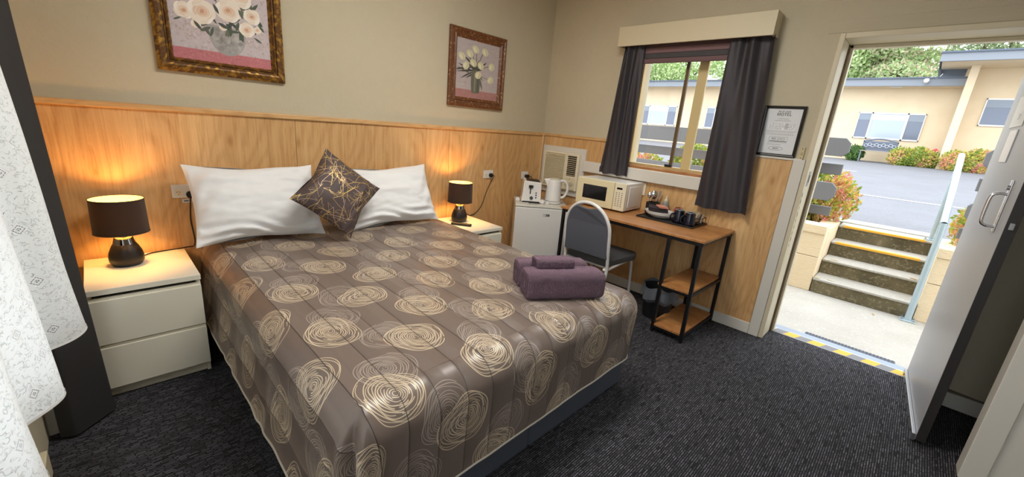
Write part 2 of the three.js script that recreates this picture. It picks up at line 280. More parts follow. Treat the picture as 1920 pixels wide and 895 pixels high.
{ // white board beside the door and the door frame
  const t = struct('trim_2', [rbb(-0.022, 0, 0, DADO - 0.012, 2.253, 2.322, 0.004)], M.trim, 'white painted upright board between oak panel and door frame', 'trim');
  const d = struct('door_1', null, null, 'open grey entry door in a cream painted frame', 'door');
  const J = M.jamb;
  mesh('door_jamb', [rbb(-0.012, WT, 0, DH, 2.322, 2.35, 0.004), rbb(0.2, WT + 0.01, 0, DH, 2.35, 2.376, 0.003)], J, d);
  mesh('door_head', [rbb(-0.012, WT, 2.052, DH, 2.35, 3.18, 0.004), rbb(0.2, WT + 0.01, 2.03, 2.052, 2.35, 3.12, 0.003)], J, d);
  mesh('door_jamb', [rbb(-0.012, WT - 0.01, 0, DH, 3.18, 3.195, 0.004)], J, d);
  const sk = mesh('strike_plate', rbb(0.05, 0.1, 1.14, 1.24, 2.349, 2.3525, 0.001), M.steel, d); mesh('strike_hole', rbb(0.062, 0.088, 1.165, 1.215, 2.352, 2.3535, 0.003), M.black, sk);
  mesh('seal_strip', rbb(0.188, 0.2, 0.0, 2.04, 2.35, 2.362, 0.003), M.bronze, d);
  const chip = []; for (let k = 0; k < 9; k++) { const y = 0.72 + k * 0.045; chip.push(new THREE.CircleGeometry(rr(0.008, 0.016), 7).scale(0.6, 1.4, 1).translate(rr(0.015, 0.035), y, 2.3508)); }
  mesh('chipped_paint', chip, plain('#4a4134', 0.9), d);
  // the leaf, hinged on the far jamb and swung into the room
  const leaf = new THREE.Group(); leaf.name = 'door_leaf'; leaf.position.set(0.25, 0, 3.138); leaf.rotation.y = 0.062; d.add(leaf);
  const W = 0.86;
  mesh('leaf_panel', rbb(-W, 0, 0.02, 2.045, 0, 0.036, 0.002), M.doorGrey, leaf);
  mesh('leaf_edge', rbb(-W - 0.002, -W + 0.006, 0.02, 2.045, 0.001, 0.0375, 0.001), M.doorEdge, leaf);
  mesh('inner_face', rbb(-W, 0, 0.02, 2.045, 0.035, 0.038, 0.001), plain('#4b4745', 0.5), leaf);
  const ds = [rbb(-W, -0.01, 0.012, 0.05, -0.016, 0, 0.003)]; mesh('door_seal', ds, M.steel, leaf);
  const bolts = []; for (let k = 0; k < 6; k++) bolts.push(cyl(0.005, 0.005, 0.004, 0, 0, 0, 10).rotateX(Math.PI / 2).translate(-W + 0.06 + k * 0.145, 0.034, -0.017)); mesh('seal_screws', bolts, M.black, leaf);
  mesh('number_plate', rbb(-0.435, -0.175, 1.575, 1.73, -0.004, 0, 0.002), plain('#c9c8c4', 0.35), leaf);
  mesh('sign_holder', rbb(-0.405, -0.25, 1.4, 1.56, -0.005, 0, 0.002), plain('#c4c5c8', 0.25), leaf);
  mesh('handle_plate', rbb(-0.722, -0.686, 1.085, 1.325, -0.006, 0, 0.003), M.chrome, leaf);
  mesh('pull_handle', tube([[-0.704, 1.26, -0.004], [-0.704, 1.26, -0.032], [-0.704, 1.24, -0.05], [-0.704, 1.13, -0.05], [-0.704, 1.11, -0.032], [-0.704, 1.11, -0.004]], 0.007, 40, 10, false, 0.4), M.chrome, leaf);
  mesh('lock_cylinder', cyl(0.012, 0.012, 0.012, 0, 0, 0, 16).rotateX(Math.PI / 2).translate(-0.704, 1.29, -0.008), M.steel, leaf);
  mesh('latch', [rbb(-W - 0.012, -W, 1.12, 1.15, 0.01, 0.026, 0.002)], M.steel, leaf);
  // number, flat lettering
  const num = canvasTex(256, 128, (g, w, h) => { g.fillStyle = '#c9c8c4'; g.fillRect(0, 0, w, h); g.fillStyle = '#26262a'; g.font = 'italic bold 84px serif'; g.textAlign = 'center'; g.fillText('10', w / 2, 96); });
  mesh('door_number', new THREE.PlaneGeometry(0.12, 0.06).rotateY(Math.PI).translate(-0.32, 1.625, -0.0045), std({ map: num, roughness: 0.4 }), leaf);
}
{ // threshold
  const t = struct('threshold', [rbb(0.2, 0.3, -0.02, 0.006, 2.35, 3.14, 0.003)], plain('#b9bdc0', 0.4, { metalness: 0.4 }), 'metal door threshold with yellow and grey hazard tape', 'threshold');
  mesh('sill_plate', rbb(0.3, 0.4, -0.03, -0.004, 2.35, 3.14, 0.003), plain('#8e9bab', 0.5), t);
  for (let k = 0; k < 10; k++) { const s = new THREE.Shape(), z = 2.36 + k * 0.078; s.moveTo(0.205, -z); s.lineTo(0.285, -(z + 0.03)); s.lineTo(0.285, -(z + 0.108 > 3.138 ? 3.138 : z + 0.108)); s.lineTo(0.205, -(z + 0.078)); s.closePath(); mesh('hazard_tape', new THREE.ExtrudeGeometry(s, { depth: 0.001, bevelEnabled: false }).rotateX(-Math.PI / 2).translate(0, 0.006, 0), k % 2 ? plain('#d8a93a', 0.7) : plain('#77787a', 0.7), t); }
}
{ // window on the right wall, gold aluminium slider
  const w = struct('window_1', null, null, 'gold aluminium sliding window between the charcoal curtains', 'window');
  const x0 = 0.045, x1 = 0.1, G = M.gold;
  mesh('window_frame', [rbb(x0, x1, WY0, WY0 + 0.035, WZ0, WZ1, 0.004), rbb(x0, x1, WY1 - 0.04, WY1, WZ0, WZ1, 0.004), rbb(x0, x1, WY0, WY1, WZ0, WZ0 + 0.04, 0.004), rbb(x0, x1, WY0, WY1, WZ1 - 0.04, WZ1, 0.004)], G, w);
  mesh('sill_track', tri(rbb(-0.01, x0, WY0 - 0.012, WY0 + 0.012, WZ0, WZ1, 0.003), true), std({ map: T.desk, roughness: 0.5 }), w);
  mesh('stile', rbb(0.05, 0.075, WY0 + 0.03, WY1 - 0.03, 1.37, 1.396, 0.003), M.bronze, w);
  mesh('stile', rbb(0.075, 0.105, WY0 + 0.03, WY1 - 0.03, 1.46, 1.532, 0.005), plain('#d6c28e', 0.4, { metalness: 0.15 }), w);
  mesh('pane', bb(0.06, 0.0605, WY0 + 0.03, WY1 - 0.03, WZ0 + 0.035, 1.372), M.glass, w);
  mesh('pane', bb(0.09, 0.0905, WY0 + 0.03, WY1 - 0.03, 1.39, WZ1 - 0.035), M.glass, w);
  mesh('latch', rbb(0.035, 0.055, WY0 + 0.035, WY0 + 0.055, 1.34, 1.4, 0.003), M.black, w);
  mesh('window_sill', rbb(-0.05, 0.02, 1.0, 1.1, 0.575, 1.95, 0.006), M.trim, w);
  mesh('architrave', [rbb(-0.016, 0, 1.09, 2.12, 0.93, 0.985, 0.003), rbb(-0.016, 0, 1.09, 2.12, 1.79, 1.85, 0.003)], M.trim, w);
}
{ // wide window on the left wall
  const w = struct('window_2', null, null, 'wide white framed window behind the lace curtain', 'window');
  const x0 = XL - 0.14, x1 = XL - 0.09, [a, b, c, e] = LW;
  mesh('window_frame', [rbb(x0, x1, c, c + 0.05, a, b), rbb(x0, x1, e - 0.05, e, a, b), rbb(x0, x1, c, e, a, a + 0.05), rbb(x0, x1, c, e, b - 0.05, b), rbb(x0, x1, c, e, 2.2, 2.25)], M.white, w);
  for (const [z0, z1] of [[a + 0.05, 2.2], [2.25, b - 0.05]]) mesh('pane', bb(x0 + 0.025, x0 + 0.0255, c + 0.05, e - 0.05, z0, z1), M.glass, w);
  mesh('window_sill', rbb(XL - 0.14, XL + 0.02, c - 0.03, c, a - 0.04, b + 0.04), M.trim, w);
}

{ const g = thing('added_fill_light', 'added white batten fill light above the bed, out of view', 'light', [-1.95, HC, 1.6]); mesh('housing', rbb(-0.62, 0.62, -0.05, 0, -0.22, 0.22, 0.01), M.white, g); mesh('diffuser', rbb(-0.6, 0.6, -0.06, -0.048, -0.2, 0.2, 0.004), std({ color: '#ffffff', roughness: 0.6, emissive: new THREE.Color('#fff3e2'), emissiveIntensity: 2 }), g); }  // added fixture round the fill light, with a glowing diffuser

// ---------------------------------------------------------------- bed
{
  const bx0 = -2.935, bx1 = -1.4, bz1 = 1.968;
  const base = thing('bed_base', 'blue grey vinyl bed base under the mattress on the carpet', 'bed base', [(bx0 + bx1) / 2, 0, 0]);
  const bw = (bx1 - bx0) / 2;
  mesh('base_half', rbb(-bw, -0.002, 0.02, 0.31, 0.03, bz1, 0.012), M.bedBase, base); mesh('base_half', rbb(0.002, bw, 0.02, 0.31, 0.03, bz1, 0.012), M.bedBase, base);
  for (const [x, z] of [[-bw + 0.08, 0.12], [bw - 0.08, 0.12], [-bw + 0.08, 1.88], [bw - 0.08, 1.88]]) mesh('castor', cyl(0.022, 0.022, 0.022, x, 0.011, z), M.black, base);
  const mt = thing('mattress', 'white mattress mostly hidden under the patterned bedspread', 'mattress', [(bx0 + bx1) / 2, 0.31, 0]);
  mesh('mattress_body', rbb(-bw, bw, 0, 0.26, 0.03, bz1 - 0.01, 0.05, 4), M.mattress, mt); mesh('label', rbb(-0.05, 0.05, 0.1, 0.16, bz1 - 0.012, bz1 - 0.0095, 0.001), M.white, mt);

  const xc = -2.1865, r = 0.11, a = 0.7985 - r, zi = 2.035 - r, z0 = 0.03, top = 0.6;
  const bs = thing('bedspread', 'taupe quilted satin bedspread with pale gold and grey scribbled rings', 'bedspread', [xc, 0, 0]);
  const uv = (s, t) => [s + xc + 2.86, t];      // world x and z on the flat cloth
  const crease = (s, t) => 0.004 * Math.sin(s * 9 + 3 * t) * Math.sin(t * 6) + 0.006 * (fbm((s + 2) / 4, t / 4, 16, 16, 3, 140) - 0.5);
  const topG = grid(110, 120, (i, j) => { const s = -a + 2 * a * i, t = z0 + (zi - z0) * (1 - j), q = uv(s, t); const ed = Math.min(1, Math.min(a - Math.abs(s), zi - t) / 0.12), k = ed * ed * (3 - 2 * ed); return [s, top - 0.002 + (crease(s, t) + 0.008) * k, t, q[0], BH - q[1]]; });
  // the drop: along the left side, round the corner, the foot, the other corner, the right side
  const path = []; const n1 = 120, nc = 26, n2 = 110;
  for (let i = 0; i <= n1; i++) path.push([-a, z0 + (zi - z0) * i / n1, -1, 0]);
  for (let i = 1; i < nc; i++) { const th = (i / nc) * Math.PI / 2; path.push([-a, zi, -Math.cos(th), Math.sin(th)]); }
  for (let i = 0; i <= n2; i++) path.push([-a + 2 * a * i / n2, zi, 0, 1]);
  for (let i = 1; i < nc; i++) { const th = (i / nc) * Math.PI / 2; path.push([a, zi, Math.sin(th), Math.cos(th)]); }
  for (let i = 0; i <= n1; i++) path.push([a, zi - (zi - z0) * i / n1, 1, 0]);
  const NP = path.length - 1, arc = r * Math.PI / 2;
  const hemY = (k) => { const [, , nx, nz] = path[k]; const x = path[k][0]; return nx < -0.5 ? 0.2 : 0.2 + 0.035 * (x + a) / (2 * a); };
  const point = (k, L, D) => {
    const [qx, qz, nx, nz] = path[k]; let out, y;
    if (L < arc) { const th = L / r; out = r * Math.sin(th); y = top - 0.002 - r + r * Math.cos(th); } else { out = r; y = top - 0.002 - r - (L - arc); }
    const d = Math.max(0, (top - y) / 0.4), left = Math.max(0, -nx), foot = Math.max(0, nz), right = Math.max(0, nx);
    out += left * 0.05 * d * d - foot * 0.012 * d - right * 0.02 * d;
    const corner = nx !== 0 && nz !== 0 ? Math.min(Math.abs(nx), nz) * 1.41 : 0, run = qx * 3 + qz * 7;
    out += 0.003 * d * Math.sin(run * 4 + 2.2 * Math.sin(run * 1.7)) * (left + foot * 0.6) + 0.004 * (fbm(((k / NP) * 3) % 1, Math.min(0.99, L), 24, 6, 3, 150) - 0.5);
    if (corner > 0 && qx < 0) { const th = Math.atan2(nz, -nx); out += 0.03 * Math.min(1, d * 2.5) * (Math.exp(-(((th - 0.95) / 0.16) ** 2)) - 1.1 * Math.exp(-(((th - 0.66) / 0.12) ** 2)) + 0.6 * Math.exp(-(((th - 0.4) / 0.15) ** 2))); }
    return [qx + nx * out, y, qz + nz * out];
  };
  const side = grid(NP, 40, (i, j) => { const k = Math.round(i * NP), D = arc + (top - r - hemY(k)), L = j * D, p = point(k, L, D), [qx, qz, nx, nz] = path[k], q = uv(qx + nx * L, qz + nz * L); return [p[0], p[1], p[2], q[0], BH - q[1]]; });
  // flip v so that texture rows run towards the foot
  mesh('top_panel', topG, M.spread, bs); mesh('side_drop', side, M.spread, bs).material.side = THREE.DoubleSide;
  const hp = []; for (let k = 0; k <= NP; k += 3) { const D = arc + (top - r - hemY(k)); hp.push(point(k, D, D)); }
  mesh('hem_piping', tube(hp, 0.0045, 300, 6), M.hem, bs);
}
function pillow(name, label, group, W, H, TH, M4, mat, s, uvScale) {
  const g = thing(name, label, 'pillow', [0, 0, 0], 0, group);
  const side = (sg) => grid(64, 48, (i, j) => {
    const u = i * 2 - 1, v = j * 2 - 1, e = Math.pow(Math.max(0, 1 - Math.abs(u) ** 2.6), 0.6) * Math.pow(Math.max(0, 1 - Math.abs(v) ** 2.2), 0.6);
    const px = 1 - 0.07 * (1 - v * v) * Math.abs(u) ** 3, py = 1 - (0.13 + 0.03 * Math.sin(u * 4 + s)) * (1 - u * u) * Math.abs(v) ** 3;
    const wr = 0.05 * (fbm((u + 1) / 2.01, (v + 1) / 2.01, 5, 9, 3, s) - 0.5) * Math.min(1, e * 3) + 0.02 * Math.sin(u * 7 + v * 22 + s + 2 * Math.sin(u * 5)) * Math.exp(-(((v + 0.72) / 0.22) ** 2)) + 0.014 * Math.sin(u * 12 - v * 9 + s) * Math.exp(-(((Math.abs(u) - 0.8) / 0.18) ** 2)) + 0.012 * Math.sin(u * 3 + v * 17 + s) * Math.exp(-(((v - 0.62) / 0.25) ** 2)) * Math.max(0, u);
    return [u * W / 2 * px * sg, v * H / 2 * py, sg * (TH / 2 * e + wr * (name === 'cushion' ? 0.22 : 0.6) * Math.min(1, e * 4)), i, j];
  });
  mesh('pillow_case', [side(1), side(-1)], mat, g); g.applyMatrix4(M4); return g;
}
function pose(p, x, y, z) { const m = new THREE.Matrix4().makeRotationFromEuler(new THREE.Euler(x, y, z, 'YXZ')); m.setPosition(...p); return m; }
pillow('pillow', 'white pillow nearest the left lamp, leaning on the panelled wall', 'white bed pillows', 0.665, 0.46, 0.2, pose([-2.703, 0.818, 0.205], -0.46, 0.02, -0.015), M.pillow, 3);
pillow('pillow', 'white pillow nearest the right lamp, leaning on the panelled wall', 'white bed pillows', 0.72, 0.45, 0.19, pose([-1.88, 0.81, 0.21], -0.46, -0.02, 0.03), M.pillow, 9);
{ const c = pillow('cushion', 'brown square cushion with gold web print, standing on its corner', undefined, 0.4, 0.4, 0.15, pose([-2.335, 0.89, 0.43], -0.42, 0.06, 0.83), M.cushion, 21); c.userData.category = 'cushion'; }

// folded towels at the foot of the bed
function towelRoll(name, label, L, D, H, pos, turn) {
  const g = thing(name, label, 'towel', pos, turn, 'purple towels on the bed');
  const sec = (t) => { const a = t * 6.2832, c = Math.cos(a), s = Math.sin(a), q = 0.42; return [Math.sign(c) * Math.abs(c) ** q * D / 2, H / 2 + Math.sign(s) * Math.abs(s) ** q * H / 2]; };
  const body = grid(40, 64, (i, j) => { const [z, y] = sec(j), e = Math.min(1, Math.min(i, 1 - i) * 14), k = 0.9 + 0.1 * Math.sqrt(1 - (1 - e) ** 2); const n = 0.006 * (fbm(i, j, 12, 12, 3, name.length + L * 100) - 0.5); return [(i - 0.5) * L, H / 2 + (y - H / 2) * k + n, z * k + n, i * L, j * (D + H) * 2]; });
  const cap = (sx) => grid(1, 64, (i, j) => { const [z, y] = sec(j); return [sx * L / 2, H / 2 + (y - H / 2) * 0.9 * i, z * 0.9 * i * 1, z, y]; });
  mesh('towel_body', [body, cap(1), cap(-1)], M.towel, g).material.side = THREE.DoubleSide;
  const fold = []; for (const sx of [-1, 1]) for (let k = 1; k < 3; k++) fold.push(grid(40, 4, (i, j) => { const [z, y] = sec(i), q = 0.9 * (k / 3 + 0.12 * j); return [sx * (L / 2 + 0.003 * Math.sin(j * Math.PI)), H / 2 + (y - H / 2) * q, z * q, i, j]; }));
  mesh('fold_edge', fold, M.towel, g); return g;
}
const TA = -0.535;
towelRoll('folded_towel', 'large folded purple bath towel in front, at the foot of the bed', 0.385, 0.155, 0.13, [-1.822, 0.598, 1.79], TA);
towelRoll('folded_towel', 'folded purple towel lying behind the large one', 0.365, 0.12, 0.132, [-1.762, 0.598, 1.662], TA);
towelRoll('folded_towel', 'small folded purple face cloth lying on top of the towels', 0.19, 0.1, 0.045, [-1.825, 0.724, 1.722], TA);

// ---------------------------------------------------------------- bedside tables and lamps
function nightstand(label, x0, x1, z1) {
  const w = x1 - x0, g = thing('nightstand', label, 'nightstand', [(x0 + x1) / 2, 0, 0.03], 0, 'white bedside drawer units'), d = z1 - 0.03, h = 0.542;
  mesh('carcass', [rbb(-w / 2, -w / 2 + 0.016, 0, h - 0.02, 0, d - 0.022, 0.002), rbb(w / 2 - 0.016, w / 2, 0, h - 0.02, 0, d - 0.022, 0.002), bb(-w / 2 + 0.016, w / 2 - 0.016, 0.04, h - 0.02, 0.002, 0.01)], M.malm, g);
  mesh('top_board', rbb(-w / 2 - 0.002, w / 2 + 0.002, h - 0.026, h, 0, d, 0.002), M.malm, g);
  mesh('plinth', rbb(-w / 2 + 0.016, w / 2 - 0.016, 0.0, 0.05, d - 0.05, d - 0.034, 0.002), M.malm, g);
  for (const [y0, y1] of [[0.055, 0.272], [0.278, 0.5]]) { const dr = mesh('drawer', rbb(-w / 2, w / 2, y0, y1 - 0.012, d - 0.02, d - 0.002, 0.002), M.malm, g); mesh('finger_lip', rbb(-w / 2, w / 2, y1 - 0.012, y1, d - 0.022, d - 0.012, 0.002), M.malm, dr); mesh('drawer_box', bb(-w / 2 + 0.02, w / 2 - 0.02, y0 + 0.02, y1 - 0.04, 0.02, d - 0.021), M.malm, dr); }
}
nightstand('white two drawer bedside unit beside the charcoal drape', -3.456, -3.06, 0.515);
nightstand('white two drawer bedside unit between bed and small fridge', -1.384, -1.008, 0.52);
function lamp(label, x, z, cord) {
  const g = thing('table_lamp', label, 'lamp', [x, 0.542, z], 0, 'bedside table lamps');
  mesh('lamp_base', lathe([[0, 0], [0.045, 0], [0.058, 0.006], [0.066, 0.022], [0.067, 0.045], [0.062, 0.07], [0.052, 0.095], [0.044, 0.11]]), M.ceramic, g);
  mesh('chrome_collar', lathe([[0.044, 0.11], [0.037, 0.135], [0.034, 0.148], [0.02, 0.152], [0.009, 0.153], [0.009, 0.165]]), plain('#8f8a88', 0.08, { metalness: 1 }), g);
  const sh = mesh('lamp_shade', lathe([[0.104, 0.17], [0.1, 0.335]], 64), M.shade, g); M.shade.side = THREE.DoubleSide;
  mesh('shade_lining', lathe([[0.102, 0.171], [0.098, 0.334]], 64), M.lining, sh).material.side = THREE.DoubleSide;
  mesh('shade_ring', [new THREE.TorusGeometry(0.1, 0.0016, 6, 64).rotateX(Math.PI / 2).translate(0, 0.335, 0), new THREE.TorusGeometry(0.104, 0.0016, 6, 64).rotateX(Math.PI / 2).translate(0, 0.17, 0)], M.black, sh);
  mesh('shade_spider', [rod([-0.1, 0.18, 0], [0.1, 0.18, 0], 0.0015), rod([0, 0.18, -0.1], [0, 0.18, 0.1], 0.0015)], M.steel, sh);
  mesh('lamp_holder', cyl(0.014, 0.014, 0.045, 0, 0.185, 0), M.white, g);
  mesh('bulb', lathe([[0.011, 0.205], [0.014, 0.222], [0.026, 0.245], [0.028, 0.262], [0.02, 0.28], [0, 0.287]]), M.bulb, g);
  const l = new THREE.PointLight('#ffb964', 0.52, 0, 2); l.position.set(0, 0.262, 0); l.castShadow = true; l.shadow.radius = 1.3; l.name = 'lamp_light'; g.add(l);
  mesh('power_cord', tube(cord.map((q) => [q[0] - x, q[1] - 0.542, q[2] - z]), 0.0032, 60, 6), M.black, g);
  const e = cord[cord.length - 1]; mesh('plug', [cyl(0.018, 0.02, 0.03, 0, 0, 0, 20).rotateX(Math.PI / 2).translate(e[0] - x, e[1] - 0.542, e[2] - z - 0.005)], M.black, g);
}
lamp('black lamp with dark drum shade on the left bedside unit', -3.302, 0.19, [[-3.26, 0.55, 0.15], [-3.2, 0.547, 0.06], [-3.05, 0.545, 0.022], [-3.005, 0.56, 0.014], [-3.01, 0.7, 0.014], [-3.002, 0.8, 0.02], [-2.998, 0.85, 0.03]]);
lamp('black lamp with dark drum shade on the right bedside unit', -1.213, 0.19, [[-1.18, 0.55, 0.15], [-1.12, 0.547, 0.06], [-1.0, 0.549, 0.03], [-0.95, 0.53, 0.016], [-0.88, 0.55, 0.014], [-0.81, 0.62, 0.014], [-0.76, 0.75, 0.016], [-0.712, 0.85, 0.022], [-0.7, 0.9, 0.045], [-0.73, 0.9, 0.03]]);
{ const g = thing('remote_control', 'slim black remote control beside the right lamp', 'remote', [-1.285, 0.542, 0.315], -0.95); mesh('remote_body', rb(0.17, 0.018, 0.042, 0, 0.009, 0, 0.008, 3), M.black, g); const b = []; for (let i = 0; i < 6; i++) for (let j = 0; j < 2; j++) b.push(cyl(0.004, 0.004, 0.003, -0.06 + i * 0.02, 0.0185, -0.009 + j * 0.018, 8)); mesh('buttons', b, plain('#4a4a4c', 0.6), g); }
function outlet(label, x, y, wide = 0.115) {
  const g = thing('power_outlet', label, 'outlet', [x, y, 0.007], 0, 'white wall sockets');
  mesh('face_plate', rb(wide, 0.073, 0.01, 0, 0, 0.005, 0.003), M.white, g);
  for (const sx of wide > 0.1 ? [-1, 1] : [0]) { mesh('switch_rocker', rb(0.012, 0.014, 0.004, sx * 0.028, 0.018, 0.011, 0.001), M.white, g); const face = mesh('socket', rb(0.034, 0.034, 0.002, sx * 0.028, -0.008, 0.0098, 0.0008), M.offWhite, g); for (const k of [-1, 1]) mesh('slot', box(0.0022, 0.009, 0.0012, 0, 0, 0).rotateZ(k * 0.5).translate(sx * 0.028 + k * 0.006, -0.004, 0.0106), M.black, face); mesh('slot', box(0.0022, 0.008, 0.0012, sx * 0.028, -0.017, 0.0106), M.black, face); }
}
outlet('white double socket between lamp and left pillow', -3.02, 0.868); outlet('white double socket right of the right lamp', -0.752, 0.908); outlet('white socket above the fridge and toaster', -0.249, 0.887, 0.09);
{ const g = tag(mesh('cord_tag', rb(0.05, 0.022, 0.004, -3.012, 0.812, 0.0095, 0.001), plain('#d9dad8', 0.5)), 'small white tag with print under the left socket', 'tag'); mesh('print', [box(0.02, 0.006, 0.0004, -3.018, 0.812, 0.0117), box(0.008, 0.012, 0.0004, -3.0, 0.812, 0.0117)], plain('#4a4c55', 0.6), g); }
{ const g = thing('appliance_plug', 'black plug in the socket above the fridge', 'plug', [-0.235, 0.878, 0.018]); mesh('plug_body', cyl(0.018, 0.02, 0.035, 0, 0, 0, 18).rotateX(Math.PI / 2).translate(0, 0, 0.017), M.black, g); mesh('cord', tube([[0, 0, 0.03], [0.03, 0, 0.045], [0.055, -0.02, 0.03], [0.06, -0.1, 0.012]], 0.0035, 24, 6), M.black, g); }

// ---------------------------------------------------------------- pictures
function frameGeo(w, h, prof) {               // prof: [inset, height]; mitred
  const pos = [], uv = [], c = [[-1, -1], [1, -1], [1, 1], [-1, 1]];
  for (let s = 0; s < 4; s++) {
    const A = c[s], B = c[(s + 1) % 4], P = (q, [d, z]) => [q[0] * (w / 2 - d), q[1] * (h / 2 - d), z], len = s % 2 ? h : w; let acc = 0;
    for (let k = 0; k + 1 < prof.length; k++) {
      const p0 = P(A, prof[k]), p1 = P(B, prof[k]), p2 = P(B, prof[k + 1]), p3 = P(A, prof[k + 1]), st = Math.hypot(prof[k + 1][0] - prof[k][0], prof[k + 1][1] - prof[k][1]);
      for (const [q, u, v] of [[p0, 0, acc], [p1, len, acc], [p2, len, acc + st], [p0, 0, acc], [p2, len, acc + st], [p3, 0, acc + st]]) { pos.push(...q); uv.push(u + s * 0.31, v); }
      acc += st;
    }
  }
  const g = new THREE.BufferGeometry(); g.setAttribute('position', new THREE.Float32BufferAttribute(pos, 3)); g.setAttribute('uv', new THREE.Float32BufferAttribute(uv, 2)); g.computeVertexNormals(); return g;
}
function rose(g, x, y, r, base, mid, dark) {
  for (let k = 0; k < 7; k++) { const a = k * 0.9 + rr(-0.2, 0.2), q = r * rr(0.5, 0.66); g.fillStyle = [base, '#f5eee4', '#eaddcc'][k % 3]; g.beginPath(); g.ellipse(x + Math.cos(a) * q, y + Math.sin(a) * q * 0.85, r * rr(0.46, 0.6), r * rr(0.36, 0.46), a + 1.4, 0, 6.3); g.fill(); }
  for (const [q, c] of [[0.72, '#efe2d2'], [0.52, mid], [0.36, '#e3c2a6'], [0.18, dark]]) { g.fillStyle = c; g.beginPath(); g.ellipse(x + rr(-0.05, 0.05) * r, y + rr(-0.05, 0.05) * r, r * q, r * q * 0.82, rr(-0.5, 0.5), 0, 6.3); g.fill(); }
  g.lineCap = 'round'; for (let k = 0; k < 9; k++) { const q = rr(0.15, 0.7), a = rr(0, 6.3); g.strokeStyle = k % 3 ? '#f3e8da' : dark; g.globalAlpha = 0.55; g.lineWidth = r * rr(0.03, 0.09); g.beginPath(); g.ellipse(x, y, r * q, r * q * 0.8, 0, a, a + rr(0.6, 1.5)); g.stroke(); } g.globalAlpha = 1;
}
function leafShape(g, x, y, L, W, a, col) { g.save(); g.translate(x, y); g.rotate(a); g.fillStyle = col; g.beginPath(); g.moveTo(0, 0); g.quadraticCurveTo(L * 0.5, -W, L, 0); g.quadraticCurveTo(L * 0.5, W, 0, 0); g.fill(); g.restore(); }
function speckle(g, w, h, n, cols, y0, y1, s) { for (let k = 0; k < n; k++) { g.fillStyle = cols[(rnd() * cols.length) | 0]; g.globalAlpha = rr(0.12, 0.5); g.beginPath(); g.ellipse(rr(0, w), rr(y0, y1), rr(1, s), rr(1, s * 0.6), rr(0, 3), 0, 6.3); g.fill(); } g.globalAlpha = 1; }
const roses = canvasTex(1024, 1024, (g, w, h) => {
  seed = 501; g.fillStyle = '#c9bec0'; g.fillRect(0, 0, w, h);
  speckle(g, w, h, 1500, ['#b9a7a8', '#d8d0d2', '#a68f86', '#c5b6ba'], 0, h, 26); speckle(g, w, h, 900, ['#8f7a6c', '#a0887c', '#b49f98'], 560, 800, 12);
  g.fillStyle = '#c4767c'; g.fillRect(0, 905, w, 119); speckle(g, w, h, 500, ['#d48e8c', '#a9626a', '#cd8a78', '#b86a74'], 908, h, 20); speckle(g, w, h, 60, ['#5b3a3c'], 910, h, 5);
  g.fillStyle = '#a3a09d'; g.beginPath(); g.moveTo(350, 620); g.bezierCurveTo(360, 850, 450, 930, 552, 930); g.bezierCurveTo(660, 930, 760, 850, 755, 620); g.closePath(); g.fill();
  speckle(g, w, h, 0, [], 0, 0, 1); for (let k = 0; k < 60; k++) { g.globalAlpha = 0.3; g.fillStyle = ['#84817f', '#c8c5c0', '#bdb9b4', '#75716f'][k % 4]; g.beginPath(); g.ellipse(rr(430, 690), rr(680, 870), rr(14, 44), rr(18, 54), rr(-0.4, 0.4), 0, 6.3); g.fill(); } g.globalAlpha = 1;
  for (let k = 0; k < 46; k++) leafShape(g, rr(180, 880), rr(360, 660), rr(90, 160), rr(26, 50), rr(0, 6.28), ['#4f5a4c', '#3e4a44', '#5b5f55', '#6c6e5c'][k % 4]);
  for (const [x, y, r] of [[150, 525, 95], [480, 250, 120], [740, 270, 120], [250, 320, 110], [320, 505, 140], [590, 445, 132], [838, 455, 95], [773, 609, 88], [890, 590, 45], [250, 640, 48], [520, 625, 42]]) rose(g, x, y, r, '#efe4d6', '#e6d2bd', '#cf9f83');
  for (const [x, y, L, W, a] of [[440, 400, 110, 34, 1.1], [470, 590, 120, 40, 0.4], [690, 540, 110, 36, 1.9], [700, 400, 110, 34, 1.2], [690, 640, 120, 44, 1.3], [230, 610, 120, 34, 0.9], [900, 520, 110, 30, 0.9], [120, 600, 90, 18, 2.7], [420, 640, 120, 30, 1.9], [840, 680, 110, 24, 0.5], [600, 610, 110, 40, 1.7]]) leafShape(g, x, y, L, W, a, ['#4c5a4c', '#5e6656', '#46504a'][(x / 10) % 3 | 0]);
});
